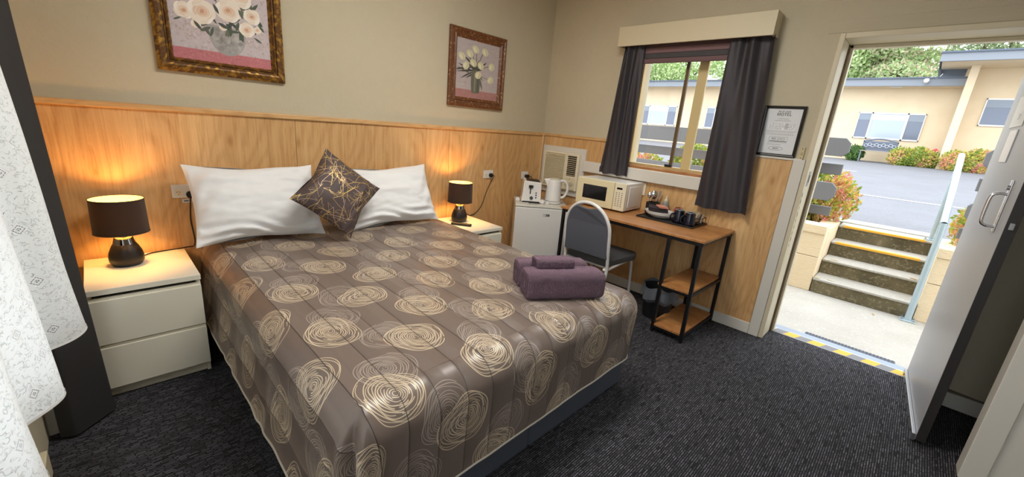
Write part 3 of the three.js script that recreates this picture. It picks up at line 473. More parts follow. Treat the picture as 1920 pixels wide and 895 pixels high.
const tulips = canvasTex(512, 768, (g, w, h) => {
  seed = 777; g.fillStyle = '#b7adad'; g.fillRect(0, 0, w, h); speckle(g, w, h, 900, ['#a79a9b', '#c4bcbc', '#ada1a8', '#bba8aa'], 0, h, 20);
  g.fillStyle = '#b3807a'; g.fillRect(0, 655, w, 120); speckle(g, w, h, 320, ['#c08f86', '#9c6a68', '#a87672'], 655, h, 14);
  const P = [[150, 180], [215, 110], [330, 120], [60, 230], [195, 290], [110, 340], [285, 310], [420, 300], [260, 440], [415, 480]];
  g.lineWidth = 7; for (const [x, y] of P) { g.strokeStyle = ['#4d4c3f', '#5f5e4d'][(x * 7) % 2]; g.beginPath(); g.moveTo(225, 430); g.quadraticCurveTo((x + 225) / 2 + 20, y - 10, x, y); g.stroke(); }
  for (let k = 0; k < 22; k++) leafShape(g, 225 + rr(-50, 50), 390 + rr(-60, 60), rr(110, 220), rr(14, 28), rr(0, 6.28), ['#4a4a40', '#3c3d38', '#6a6a58', '#555048'][k % 4]);
  g.fillStyle = '#6d6d5f'; g.beginPath(); g.moveTo(185, 390); g.lineTo(270, 390); g.quadraticCurveTo(300, 520, 280, 690); g.lineTo(190, 690); g.quadraticCurveTo(165, 520, 185, 390); g.fill(); g.fillStyle = '#8a8878'; g.fillRect(215, 420, 18, 250); g.fillStyle = '#56564a'; g.fillRect(255, 420, 14, 255);
  for (const [x, y] of P) { g.save(); g.translate(x, y); g.rotate(rr(-0.5, 0.5)); g.fillStyle = '#d2ceaa'; g.beginPath(); g.ellipse(0, 0, 38, 52, 0, 0, 6.3); g.fill(); g.fillStyle = '#e2dfbf'; g.beginPath(); g.ellipse(-8, 4, 17, 36, 0.2, 0, 6.3); g.fill(); g.strokeStyle = '#a6a27c'; g.lineWidth = 3; g.beginPath(); g.moveTo(4, -40); g.quadraticCurveTo(14, 0, 4, 38); g.stroke(); g.restore(); }
});
function picture(label, W, H, prof, frameMat, art, pos, bead) {
  const g = thing('framed_picture', label, 'picture', pos, 0), inset = prof[prof.length - 1][0];
  mesh('picture_frame', frameGeo(W, H, prof), frameMat, g); mesh('backing', bb(-W / 2 + 0.004, W / 2 - 0.004, -H / 2 + 0.004, H / 2 - 0.004, 0, 0.006), M.black, g);
  mesh('canvas', new THREE.PlaneGeometry(W - inset * 2 + 0.004, H - inset * 2 + 0.004).translate(0, 0, prof[prof.length - 1][1]), std({ map: art, roughness: 0.6, bumpMap: T.fine, bumpScale: 0.0004 }), g);
  if (bead) { const b = [], w = W / 2 - bead, h = H / 2 - bead; for (let x = -w; x <= w; x += 0.0085) for (const s of [-1, 1]) b.push(new THREE.IcosahedronGeometry(0.0036, 0).translate(x, s * h, 0.022)); for (let y = -h; y <= h; y += 0.0085) for (const s of [-1, 1]) b.push(new THREE.IcosahedronGeometry(0.0036, 0).translate(s * w, y, 0.022)); mesh('beading', b, frameMat, g); }
  return g;
}
const gilt = std({ map: T.gilt, roughness: 1, metalness: 1, roughnessMap: T.giltR, metalnessMap: T.giltR });
picture('large gilt framed painting of pale roses above the bed', 0.592, 0.62, [[0, 0], [0, 0.018], [0.006, 0.026], [0.016, 0.034], [0.03, 0.038], [0.04, 0.034], [0.045, 0.024], [0.05, 0.024], [0.055, 0.03], [0.06, 0.024], [0.068, 0.012], [0.07, 0.01]], gilt, roses, [-2.7635, 1.5006 + 0.31, 0.002], 0.063);
picture('smaller brown framed painting of white tulips in a vase', 0.612, 0.602, [[0, 0], [0, 0.02], [0.008, 0.028], [0.02, 0.03], [0.03, 0.02], [0.045, 0.02], [0.055, 0.026], [0.066, 0.016], [0.075, 0.01]], std({ map: T.brownFrame, roughness: 0.4 }), tulips, [-0.947, 1.4907 + 0.301, 0.002], 0);
{ // framed notice beside the door
  const art = canvasTex(724, 1024, (g, w, h) => {
    seed = 31; g.fillStyle = '#d8d9da'; g.fillRect(0, 0, w, h); g.fillStyle = '#25262a'; g.textAlign = 'center';
    g.font = 'bold 50px sans-serif'; g.fillText('BLUE LAKE', w / 2, 84); g.font = 'bold 92px sans-serif'; g.fillText('MOTEL', w / 2, 160);
    g.fillStyle = '#7f7a78'; for (const [y, L] of [[222, 220], [262, 330]]) { let x = w / 2 - L / 2; while (x < w / 2 + L / 2) { const q = rr(10, 34); g.fillRect(x, y, q, 12); x += q + 8; } }
    g.fillStyle = '#e6e6e6'; g.fillRect(90, 320, 540, 160); g.fillStyle = '#6c6c70'; for (let r = 0; r < 6; r++) { let x = 110; while (x < 600) { const q = rr(16, 60); if (x < 380 || x > 430) g.fillRect(x, 334 + r * 25, q, 8); x += q + rr(8, 26); } } g.fillStyle = '#55565a'; for (let r = 0; r < 5; r++) g.fillRect(430, 330 + r * 26, 76, 13);
    g.fillStyle = '#77777a'; for (const y of [500, 522, 560, 582]) { let x = 80; while (x < 640) { const q = rr(14, 50); g.fillRect(x, y, q, 7); x += q + 7; } }
    g.strokeStyle = '#3a3a3e'; g.lineWidth = 4; g.strokeRect(170, 636, 380, 130); g.fillStyle = '#3a3a3e'; g.font = 'bold 62px sans-serif'; g.fillText('NO', 270, 700); g.lineWidth = 7; for (const x of [380, 460]) { g.beginPath(); g.ellipse(x, 678, 34, 20, 0, 0, 6.3); g.stroke(); } { let x = 196; while (x < 520) { const q = rr(12, 26); g.fillRect(x, 722, q, 26); x += q + 6; } }
    g.fillStyle = '#8a8a8e'; g.fillRect(150, 806, 300, 8); g.strokeStyle = '#303034'; g.lineWidth = 6; g.beginPath(); g.ellipse(w / 2 - 10, 900, 150, 44, 0, 0, 6.3); g.stroke(); g.fillStyle = '#303034'; g.font = 'bold 60px sans-serif'; g.fillText('WiFi', w / 2 - 10, 921);
  });
  const g = thing('framed_notice', 'black framed motel notice on the wall beside the door', 'notice', [-0.002, 1.484, 2.131], -Math.PI / 2), W = 0.244, H = 0.333;
  mesh('picture_frame', frameGeo(W, H, [[0, 0], [0, 0.016], [0.004, 0.02], [0.013, 0.018], [0.018, 0.01]]), plain('#16130f', 0.3), g);
  mesh('notice_sheet', new THREE.PlaneGeometry(W - 0.034, H - 0.034).translate(0, 0, 0.007), std({ map: art, roughness: 0.7 }), g);
  mesh('glass', bb(-W / 2 + 0.016, W / 2 - 0.016, -H / 2 + 0.016, H / 2 - 0.016, 0.0095, 0.0098), M.glass, g);
  const s = thing('light_switch', 'beige narrow light switch beside the door frame', 'switch', [-0.002, 1.352, 2.287], -Math.PI / 2); mesh('face_plate', rb(0.028, 0.082, 0.008, 0, 0, 0.004, 0.002), plain('#cabb92', 0.4), s); mesh('rocker', rb(0.012, 0.018, 0.006, 0, 0, 0.009, 0.002), plain('#bfae84', 0.4), s); for (const q of [-1, 1]) mesh('screw', cyl(0.003, 0.003, 0.002, 0, 0, 0, 10).rotateX(Math.PI / 2).translate(0, q * 0.03, 0.0085), M.black, s);
}

// ---------------------------------------------------------------- window dressing
{ const g = thing('pelmet', 'cream painted pelmet box above the right window', 'pelmet', [0, 2.078, 1.404]), L = 1.158; mesh('front_board', rbb(-0.128, -0.11, 0, 0.15, -L / 2, L / 2, 0.003), M.cream, g); mesh('end_board', rbb(-0.11, 0, 0, 0.15, L / 2 - 0.018, L / 2, 0.003), M.cream, g); mesh('end_board', rbb(-0.11, 0, 0, 0.15, -L / 2, -L / 2 + 0.018, 0.003), M.cream, g); mesh('top_board', rbb(-0.11, 0, 0.135, 0.15, -L / 2 + 0.018, L / 2 - 0.018, 0.003), M.cream, g); }
function curtain(label, mat, top, bot, yT, yB, x, folds, amp, ph, cat = 'curtain', nm = 'curtain') {   // top, bot: [z0, z1]
  const g = thing(nm, label, cat, [x, yB, (bot[0] + bot[1]) / 2], 0, nm === 'curtain' ? 'charcoal curtains of the right window' : undefined), zc = (bot[0] + bot[1]) / 2;
  const f = (i, j) => { const y = j * (yT - yB), t = j, z = (top[0] + (top[1] - top[0]) * i) * t + (bot[0] + (bot[1] - bot[0]) * i) * (1 - t) - zc; const w = Math.sin(i * folds * 6.2832 + ph + 0.7 * Math.sin(i * 9 + ph)); const A = amp * (0.65 + 0.35 * t) * (0.7 + 0.3 * Math.sin(i * 5 + ph)); return [A * w + 0.006 * Math.sin(i * 23 + t * 5), y + 0.005 * Math.sin(i * folds * 6.2832 + 1) * (1 - t) * (1 - t), z, i * 0.6, y]; };
  const a = grid(120, 30, f), b = grid(120, 30, (i, j) => { const q = f(i, j); q[0] -= 0.0015; return q; });
  mesh('cloth', [a], mat, g).material.side = THREE.DoubleSide;
  const hem = grid(120, 1, (i, j) => { const q = f(i, 0.0); return [q[0] - 0.0025, q[1] + 0.002 + j * 0.05, q[2], i, j]; }); mesh('hem', hem, mat, g); return g;
}
curtain('charcoal curtain left of the window, beside the air conditioner', M.drape, [0.866, 1.052], [0.776, 1.07], 2.09, 1.02, -0.07, 2.4, 0.024, 0.4);
curtain('charcoal curtain right of the window, beside the framed notice', M.drape, [1.708, 1.987], [1.692, 2.065], 2.09, 0.885, -0.07, 2.3, 0.026, 2.9);
{ const g = thing('roller_blind', 'rolled up striped mauve and grey blind under the pelmet', 'blind', [-0.03, 1.95, 1.385]); const cols = ['#765a5c', '#4d4b4c', '#765a5c']; [[0.12, 0.145], [0.075, 0.12], [0.035, 0.075], [0, 0.035]].forEach(([a, b], k) => mesh('fabric_fold', rbb(-0.012 - k * 0.004, 0.004, a, b, -0.36, 0.36, 0.006), plain(['#5a4445', '#7d6062', '#474547', '#6d5456'][k], 0.8), g)); }
{ // charcoal drape at the near end of the left window: flares towards the room at the foot
  const g = thing('long_drape', 'long charcoal drape in front of the left bedside unit', 'curtain', [-3.5, 0, 0.68]);
  const sec = [[-0.095, 0.03], [-0.06, 0.045], [-0.035, 0.037], [0.069, -0.066], [0.02, -0.075], [-0.05, -0.05], [-0.1, -0.09]];
  const cv = new THREE.CatmullRomCurve3(sec.map((q) => V(q[0], 0, q[1])), false, 'catmullrom', 0.35);
  mesh('cloth', grid(90, 40, (i, j) => { const p = cv.getPoint(i), y = 0.012 + j * 2.35, k = Math.min(1, y / 1.5); const inn = Math.max(0, p.x + 0.07) / 0.14; return [p.x - 0.046 * k * inn - 0.02 * Math.max(0, y - 1.5), y, p.z, i * 0.9, y]; }), M.drapeDark, g).material.side = THREE.DoubleSide;
  mesh('hem', grid(90, 1, (i, j) => { const p = cv.getPoint(i); return [p.x + 0.002, 0.013 + j * 0.06, p.z + 0.001, i, j]; }), M.drapeDark, g);
}
{ // lace
  const g = thing('lace_curtain', 'white lace curtain hanging in loose folds across the left window', 'curtain', [-3.6, 0.56, 1.8]);
  const crest = [[0.95, 0.156], [1.37, 0.108], [1.75, 0.1], [2.12, 0.09], [2.5, 0.08], [2.9, 0.075], [3.3, 0.08]];
  const f = (z) => { let m = 0; for (const [c, a] of crest) { const d = Math.abs(z - c) / 0.2; if (d < 1) m = Math.max(m, a * (0.5 + 0.5 * Math.cos(d * Math.PI)) ** 0.85); } return m; };
  const P = (z, y) => { const k = y < 1.4 ? 1 - 0.38 * (y - 0.56) / 0.84 : 0.62 - 0.3 * (y - 1.4) / 0.9; return [f(z) * k + 0.004 * Math.sin(z * 40 + y * 6), y - 0.56, z - 1.8, z, y]; };
  mesh('lace_cloth', grid(200, 70, (i, j) => P(0.86 + 1.75 * i, 0.56 + 0.003 * Math.sin(i * 54) * (1 - j) + 1.74 * j)), M.lace, g);
  mesh('lace_hem', grid(200, 1, (i, j) => { const q = P(0.86 + 1.75 * i, 0.56 + 0.003 * Math.sin(i * 54) + 0.008 * j); q[0] += 0.0015; return q; }), plain('#f2f4f3', 0.9), g).material.side = THREE.DoubleSide;
  mesh('curtain_wire', rod([0.02, 1.74, -0.98], [0.02, 1.74, 1.7], 0.004), M.white, g);
}

// ---------------------------------------------------------------- air conditioner
{
  const g = thing('air_conditioner', 'cream wall air conditioner in a white surround in the corner', 'air conditioner', [-0.007, 0.734, 0.313]);
  const b = (x0, x1, y0, y1, z0, z1, r = 0.003) => rbb(-x1, -x0, y0 - 0.734, y1 - 0.734, z0 - 0.313, z1 - 0.313, r);
  mesh('surround', [b(0, 0.022, 0.734, 1.206, 0.043, 0.095), b(0, 0.022, 0.734, 1.206, 0.53, 0.583), b(0, 0.022, 1.155, 1.206, 0.095, 0.53), b(0, 0.022, 0.734, 0.79, 0.095, 0.53)], M.trim, g);
  mesh('body', [b(0, 0.052, 0.79, 1.155, 0.095, 0.53, 0.008)], M.offWhite, g);
  const sl = []; for (let y = 0.812; y < 1.135; y += 0.0125) sl.push(rb(0.014, 0.004, 0.255, 0, 0, 0, 0.001, 1).rotateZ(0.6).translate(-0.056, y - 0.734, 0.24 - 0.313)); mesh('grille', sl, plain('#d9cfb0', 0.5), g);
  mesh('grille_frame', [b(0.048, 0.064, 0.8, 1.145, 0.1, 0.112), b(0.048, 0.064, 0.8, 1.145, 0.368, 0.382), b(0.048, 0.064, 1.137, 1.147, 0.1, 0.382), b(0.048, 0.064, 0.798, 0.808, 0.1, 0.382)], M.offWhite, g);
  mesh('vent_recess', b(0.05, 0.0535, 0.935, 1.135, 0.4, 0.505), M.black, g);
  const lv = []; for (let k = 0; k < 11; k++) lv.push(rb(0.014, 0.0045, 0.105, 0, 0, 0, 0.001, 1).rotateZ(-0.5).translate(-0.058, 0.945 + k * 0.0185 - 0.734, 0.4525 - 0.313)); mesh('louvre', lv, plain('#c9c0a4', 0.5), g);
  const cp = mesh('control_panel', b(0.05, 0.057, 0.8, 0.922, 0.395, 0.515), plain('#e0d6b8', 0.4), g);
  for (const z of [0.425, 0.478]) mesh('knob', [cyl(0.017, 0.019, 0.014, 0, 0, 0, 20).rotateZ(Math.PI / 2).translate(-0.063, 0.865 - 0.734, z - 0.313), box(0.008, 0.03, 0.006, -0.072, 0.865 - 0.734, z - 0.313)], plain('#cfc6a8', 0.4), cp);
  mesh('indicator', cyl(0.004, 0.004, 0.003, 0, 0, 0, 8).rotateZ(Math.PI / 2).translate(-0.058, 0.172, 0.138), M.black, cp);
}

// ---------------------------------------------------------------- fridge with toaster and kettle
const FT = -0.752, FH = 0.685;
{
  const g = thing('bar_fridge', 'small white bar fridge turned across the corner under the air conditioner', 'fridge', [-0.372, 0, 0.362], FT);
  mesh('fridge_body', rbb(-0.243, 0.243, 0.02, FH - 0.02, -0.2, 0.175, 0.006), M.white, g);
  const dr = mesh('fridge_door', rbb(-0.245, 0.245, 0.03, FH - 0.022, 0.18, 0.222, 0.01, 3), M.white, g);
  mesh('door_gasket', bb(-0.235, 0.235, 0.04, FH - 0.03, 0.174, 0.181), M.black, dr);
  mesh('top_board', rbb(-0.247, 0.247, FH - 0.02, FH, -0.2, 0.225, 0.006), plain('#d9d7cc', 0.08), g);
  const bad = canvasTex(256, 96, (c, w, h) => { c.fillStyle = '#e4e3de'; c.fillRect(0, 0, w, h); c.fillStyle = '#26282c'; c.fillRect(110, 14, 140, 68); c.strokeStyle = '#26282c'; c.lineWidth = 8; c.strokeRect(6, 14, 240, 68); c.fillStyle = '#cfd0d0'; c.font = 'bold 44px sans-serif'; c.fillText('eeee', 122, 64); c.fillStyle = '#26282c'; c.fillText('H', 50, 64); });
  mesh('badge', new THREE.PlaneGeometry(0.062, 0.026).translate(0.045, FH - 0.085, 0.2225), std({ map: bad, roughness: 0.3 }), dr);
  for (const sx of [-1, 1]) for (const sz of [-1, 1]) mesh('foot', cyl(0.015, 0.015, 0.02, sx * 0.2, 0.01, sz * 0.15), M.black, g);
}
const onFridge = (lx, lz) => [-0.372 + lx * Math.cos(FT) + lz * Math.sin(FT), FH, 0.362 - lx * Math.sin(FT) + lz * Math.cos(FT)];
{
  const g = thing('toaster', 'white upright toaster on the fridge, lever side forward', 'toaster', onFridge(-0.1, 0.0), FT);
  const s = new THREE.Shape(); s.moveTo(-0.085, 0.014); s.lineTo(0.085, 0.014); s.lineTo(0.079, 0.19); s.lineTo(-0.072, 0.2); s.closePath();
  mesh('toaster_body', new THREE.ExtrudeGeometry(s, { depth: 0.22, bevelEnabled: true, bevelSize: 0.006, bevelThickness: 0.006, bevelSegments: 3 }).translate(0, 0, -0.11), M.whiteGloss, g);
  mesh('base', rbb(-0.082, 0.082, 0, 0.018, -0.11, 0.118, 0.004), M.black, g);
  mesh('bread_slot', rb(0.13, 0.012, 0.2, 0, 0.197, 0, 0.003).rotateZ(-0.065), M.black, g);
  mesh('lever_slot', rbb(-0.018, -0.008, 0.085, 0.168, 0.1155, 0.118, 0.001), M.black, g); mesh('lever', rbb(-0.032, 0.01, 0.145, 0.168, 0.114, 0.135, 0.004), M.black, g);
  mesh('dial', cyl(0.015, 0.016, 0.012, 0, 0, 0, 20).rotateX(Math.PI / 2).translate(0.0, 0.05, 0.121), plain('#4a4a4c', 0.4), g);
  for (let k = 0; k < 3; k++) mesh('button', cyl(0.005, 0.006, 0.006, 0, 0, 0, 12).rotateX(Math.PI / 2).translate(0.042, 0.055 + k * 0.022, 0.118), M.black, g);
}
{
  const g = thing('kettle', 'white electric kettle on the fridge', 'kettle', onFridge(0.115, 0.02), FT);
  mesh('kettle_body', lathe([[0, 0.022], [0.072, 0.022], [0.075, 0.03], [0.073, 0.09], [0.067, 0.17], [0.062, 0.215], [0.058, 0.225], [0, 0.228]]), M.whiteGloss, g);
  mesh('lid', lathe([[0.052, 0.224], [0.048, 0.236], [0.02, 0.241], [0, 0.242]]), plain('#cfcbb9', 0.3), g);
  const sp = new THREE.Shape(); sp.moveTo(-0.04, 0.15); sp.lineTo(-0.058, 0.15); sp.lineTo(-0.094, 0.222); sp.lineTo(-0.05, 0.23); sp.closePath();
  mesh('spout', new THREE.ExtrudeGeometry(sp, { depth: 0.036, bevelEnabled: true, bevelSize: 0.004, bevelThickness: 0.004, bevelSegments: 2 }).translate(0, 0, -0.018), M.whiteGloss, g);
  mesh('handle', tube([[0.05, 0.215, 0], [0.1, 0.214, 0], [0.13, 0.17, 0], [0.128, 0.11, 0], [0.1, 0.065, 0], [0.066, 0.055, 0]], 0.0125, 40, 12), M.whiteGloss, g);
  mesh('water_gauge', rb(0.006, 0.11, 0.004, -0.002, 0.13, 0.0715, 0.002).rotateX(-0.06), M.black, g);
  mesh('kettle_base', lathe([[0, 0], [0.08, 0], [0.082, 0.012], [0.076, 0.02], [0, 0.021]]), M.white, g);
}
{ // white plugs and cords lying on the fridge
  const a = thing('appliance_plug', 'white plug and lead left of the toaster', 'plug', onFridge(-0.222, 0.06), FT); mesh('plug_body', cyl(0.019, 0.019, 0.03, 0, 0, 0, 20).rotateX(Math.PI / 2).translate(0, 0.02, 0), M.whiteGloss, a); mesh('cord', tube([[0, 0.02, 0.01], [0.01, 0.005, 0.05], [0.05, 0.005, 0.085], [0.1, 0.005, 0.088]], 0.0035, 20, 6), M.white, a);
  const b = thing('appliance_plug', 'white plug between toaster and kettle', 'plug', onFridge(0.008, 0.1), FT); mesh('plug_body', cyl(0.019, 0.019, 0.03, 0, 0, 0, 20).rotateX(Math.PI / 2).translate(0, 0.02, 0), M.whiteGloss, b); mesh('cord', tube([[0, 0.02, -0.01], [0.0, 0.005, -0.05], [0.008, 0.005, -0.1]], 0.0035, 16, 6), M.white, b);
  const c = thing('sugar_sachet', 'small white sachet in front of the kettle', 'sachet', onFridge(0.055, 0.12), FT + 0.2); mesh('sachet', rb(0.035, 0.028, 0.012, 0, 0.014, 0, 0.004), M.white, c);
}

// ---------------------------------------------------------------- desk
const DT = 0.752;
{
  const g = thing('desk', 'wood topped desk with black metal frame and two end shelves', 'desk', [-0.325, 0, 1.41]);
  const B = (x0, x1, y0, y1, z0, z1, r = 0.002) => rbb(x0 + 0.325, x1 + 0.325, y0, y1, z0 - 1.41, z1 - 1.41, r);
  mesh('table_top', tri(B(-0.626, -0.024, DT - 0.018, DT, 0.812, 2.008, 0.003)), M.deskWood, g);
  for (const [x, z] of [[-0.612, 0.84], [-0.05, 0.84], [-0.612, 1.77], [-0.05, 1.77], [-0.612, 1.985], [-0.05, 1.985]]) { const l = mesh('leg', B(x - 0.0115, x + 0.0115, 0.012, DT - 0.018, z - 0.0115, z + 0.0115, 0.001), M.blackMetal, g); mesh('levelling_foot', cyl(0.012, 0.014, 0.012, x + 0.325, 0.006, z - 1.41, 14), M.black, l); }
  mesh('frame_rail', [B(-0.62, -0.6, DT - 0.042, DT - 0.018, 0.83, 2.0), B(-0.06, -0.04, DT - 0.042, DT - 0.018, 0.83, 2.0), B(-0.62, -0.04, DT - 0.042, DT - 0.018, 1.975, 1.995), B(-0.62, -0.04, DT - 0.042, DT - 0.018, 0.83, 0.85)], M.blackMetal, g);
  for (const y of [0.378, 0.066]) { mesh('shelf', tri(B(-0.622, -0.045, y - 0.014, y + 0.002, 1.752, 1.982)), M.deskWood, g); mesh('shelf_rail', [B(-0.62, -0.6, y - 0.034, y - 0.014, 1.76, 1.996), B(-0.06, -0.04, y - 0.034, y - 0.014, 1.76, 1.996), B(-0.62, -0.04, y - 0.034, y - 0.014, 1.976, 1.996), B(-0.62, -0.04, y - 0.034, y - 0.014, 1.76, 1.78)], M.blackMetal, g); }
}
{ // microwave
  const g = thing('microwave', 'cream fronted white microwave on the desk', 'microwave', [-0.2, DT, 1.0], -Math.PI / 2 + 0.07), w = 0.46, h = 0.24, d = 0.33;
  mesh('cabinet', rbb(-w / 2, w / 2, 0.012, h, -d / 2, d / 2 - 0.02, 0.008, 3), M.whiteGloss, g);
  mesh('side_panel', rbb(w / 2 - 0.002, w / 2 + 0.004, 0.04, h - 0.03, -d / 2 + 0.06, d / 2 - 0.06, 0.004), M.whiteGloss, g);
  mesh('front_frame', rbb(-w / 2, w / 2, 0.012, h, d / 2 - 0.02, d / 2 - 0.004, 0.006, 3), plain('#e2dab4', 0.35), g);
  const dr = mesh('oven_door', rbb(-w / 2, 0.125, 0.013, h - 0.001, d / 2 - 0.006, d / 2 + 0.01, 0.006, 3), plain('#e2dab4', 0.3), g); mesh('door_glass', rbb(-0.165, 0.062, 0.07, 0.188, d / 2 + 0.0085, d / 2 + 0.0115, 0.002), M.blackGloss, dr);
  const cp = mesh('control_panel', rbb(0.13, w / 2, 0.013, h - 0.001, d / 2 - 0.006, d / 2 + 0.007, 0.005, 3), plain('#e6e0c6', 0.35), g); mesh('display', rbb(0.15, 0.198, 0.188, 0.204, d / 2 + 0.006, d / 2 + 0.0085, 0.001), M.blackGloss, cp);
  const keys = []; for (let r = 0; r < 8; r++) for (let c = 0; c < 3; c++) keys.push(rb(0.011, 0.0055, 0.002, 0.152 + c * 0.0245, 0.052 + r * 0.0155, d / 2 + 0.0072, 0.0008, 1)); mesh('keypad', keys, plain('#6a6963', 0.5), cp);
  for (const sx of [-1, 1]) for (const sz of [-1, 1]) mesh('foot', cyl(0.012, 0.012, 0.013, sx * 0.19, 0.0065, sz * 0.12, 14), M.black, g);
}
outletRight();
function outletRight() { const g = thing('power_outlet', 'beige wall socket behind the microwave under the window', 'outlet', [-0.007, 0.935, 1.2], -Math.PI / 2); mesh('face_plate', rb(0.075, 0.11, 0.012, 0, 0, 0.006, 0.003), M.offWhite, g); for (const q of [-1, 1]) mesh('slot', box(0.003, 0.01, 0.002, q * 0.006, 0, 0.0125), M.black, g); }
// tray and what stands on it
{
  const t = thing('serving_tray', 'flat black tray on the desk right of the microwave', 'tray', [-0.185, DT, 1.58]); mesh('tray_base', rbb(-0.155, 0.145, 0, 0.008, -0.225, 0.225, 0.004), plain('#1d1918', 0.4), t); mesh('tray_rim', [rbb(-0.155, -0.147, 0.006, 0.014, -0.225, 0.225), rbb(0.137, 0.145, 0.006, 0.014, -0.225, 0.225), rbb(-0.147, 0.137, 0.006, 0.014, -0.225, -0.217), rbb(-0.147, 0.137, 0.006, 0.014, 0.217, 0.225)], plain('#1d1918', 0.4), t);
  const ty = DT + 0.008;
  const pl = (label, y, R, x, z) => { const g = thing('bowl_plate', label, 'plate', [x, y, z], 0, 'white plates on the tray'); mesh('plate_body', lathe([[0, 0], [R * 0.55, 0], [R * 0.62, 0.004], [R * 0.9, 0.022], [R, 0.034], [R * 0.985, 0.036], [R * 0.86, 0.026], [R * 0.55, 0.008], [0, 0.007]], 48), M.whiteGloss, g); mesh('rim', new THREE.TorusGeometry(R * 0.993, 0.0018, 6, 48).rotateX(Math.PI / 2).translate(0, 0.035, 0), M.whiteGloss, g); };
  pl('lower white plate on the black tray', ty, 0.12, -0.19, 1.492); pl('upper white plate under the napkins', ty + 0.014, 0.112, -0.195, 1.475);
  const nap = (label, mat, pos, w, d, h, turn, tilt) => { const g = thing('folded_napkin', label, 'napkin', pos, turn); g.rotation.x = tilt; for (let k = 0; k < 3; k++) mesh('fold', rbb(-w / 2 + k * 0.002, w / 2 - k * 0.003, k * h / 3, (k + 1) * h / 3 - 0.0008, -d / 2, d / 2 - k * 0.003, h / 6.5, 3), mat, g); };
  nap('charcoal folded napkin on the plates', plain('#3a3335', 0.95, { bumpMap: T.towel, bumpScale: 0.001 }), [-0.18, ty + 0.044, 1.455], 0.16, 0.15, 0.034, 0.5, 0.04);
  nap('salmon pink folded cloth on the charcoal napkin', plain('#e39c88', 0.9, { bumpMap: T.towel, bumpScale: 0.001 }), [-0.21, ty + 0.082, 1.5], 0.08, 0.075, 0.014, 0.9, 0.1);
  // mugs
  const mug = thing('mug', 'glossy navy mug nearer the plates on the tray', 'mug', [-0.262, ty, 1.665], 0, 'navy mugs on the tray');
  const navy = plain('#0a0f20', 0.16);
  mesh('mug_body', lathe([[0, 0], [0.036, 0], [0.042, 0.004], [0.044, 0.02], [0.04, 0.06], [0.034, 0.102], [0.032, 0.102], [0.037, 0.06], [0.04, 0.02], [0, 0.008]]), navy, mug); mesh('rim', new THREE.TorusGeometry(0.033, 0.0016, 6, 36).rotateX(Math.PI / 2).translate(0, 0.102, 0), plain('#d8d8d4', 0.2), mug);
  mesh('handle', tube([[-0.03, 0.07, -0.018], [-0.052, 0.072, -0.034], [-0.06, 0.045, -0.04], [-0.05, 0.022, -0.032], [-0.034, 0.018, -0.02]], 0.0055, 28, 8), navy, mug);
  const m2 = mug.clone(); m2.name = numbered('mug'); m2.position.set(-0.29, ty, 1.757); tag(m2, 'glossy navy mug at the front corner of the tray', 'mug', 'navy mugs on the tray'); m2.userData = { ...m2.userData }; scene.add(m2);
  mug.userData.label = 'glossy navy mug nearer the plates on the tray';
  // sachet caddy
  const sc = thing('sachet_caddy', 'small wire caddy of sachets behind the navy mugs', 'caddy', [-0.135, ty, 1.73]);
  const wire = []; for (const y of [0.01, 0.05]) wire.push(tube([[-0.06, y, -0.07], [0.06, y, -0.07], [0.06, y, 0.07], [-0.06, y, 0.07]], 0.0022, 60, 6, true, 0.05)); for (const [x, z] of [[-0.06, -0.07], [0.06, -0.07], [0.06, 0.07], [-0.06, 0.07], [0, -0.07], [0, 0.07], [-0.06, 0], [0.06, 0]]) wire.push(rod([x, 0.0, z], [x, 0.052, z], 0.002)); mesh('wire_frame', wire, M.blackMetal, sc); mesh('caddy_floor', bb(-0.058, 0.058, 0.003, 0.006, -0.068, 0.068), M.black, sc);
  seed = 812; const cols = ['#d8d4c8', '#b9a06a', '#5a4a38', '#c9c6bd', '#8a8578', '#3c3a38', '#d2b878', '#e2e0da'];
  for (let k = 0; k < 12; k++) { const s = thing('sachet', 'narrow paper sachet standing in the wire caddy', 'sachet', [-0.135 + rr(-0.045, 0.045), ty + 0.006, 1.73 - 0.055 + k * 0.01], rr(-0.4, 0.4), 'sachets in the wire caddy'); s.rotation.x = rr(-0.25, 0.25); mesh('sachet_body', rb(rr(0.02, 0.035), rr(0.06, 0.085), 0.005, 0, 0.04, 0, 0.002), plain(cols[k % 8], 0.5), s); }
  // snack pack
  const sn = thing('snack_packet', 'red and brown snack packet behind the tray mugs', 'packet', [-0.085, ty, 1.58], 0.3); mesh('packet_body', rb(0.085, 0.085, 0.06, 0, 0.0425, 0, 0.02, 4), plain('#a9653f', 0.35), sn); mesh('packet_band', rb(0.087, 0.03, 0.062, 0, 0.07, 0, 0.012, 3), plain('#9c2f28', 0.35), sn); mesh('packet_crimp', [rb(0.006, 0.06, 0.05, -0.046, 0.045, 0, 0.002), rb(0.006, 0.06, 0.05, 0.046, 0.045, 0, 0.002)], plain('#b23a30', 0.35), sn);
  // squeeze bottle
  const sb = thing('squeeze_bottle', 'translucent white squeeze bottle of detergent by the wall', 'bottle', [-0.075, DT, 1.462]); mesh('bottle_body', lathe([[0, 0], [0.024, 0], [0.026, 0.004], [0.026, 0.11], [0.021, 0.122], [0.012, 0.127]]), plain('#a9aba4', 0.35, { transmission: 0.25, thickness: 0 }), sb); mesh('bottle_cap', lathe([[0.015, 0.126], [0.015, 0.14], [0.006, 0.146], [0.003, 0.172], [0, 0.173]]), plain('#d8cfb2', 0.4), sb);
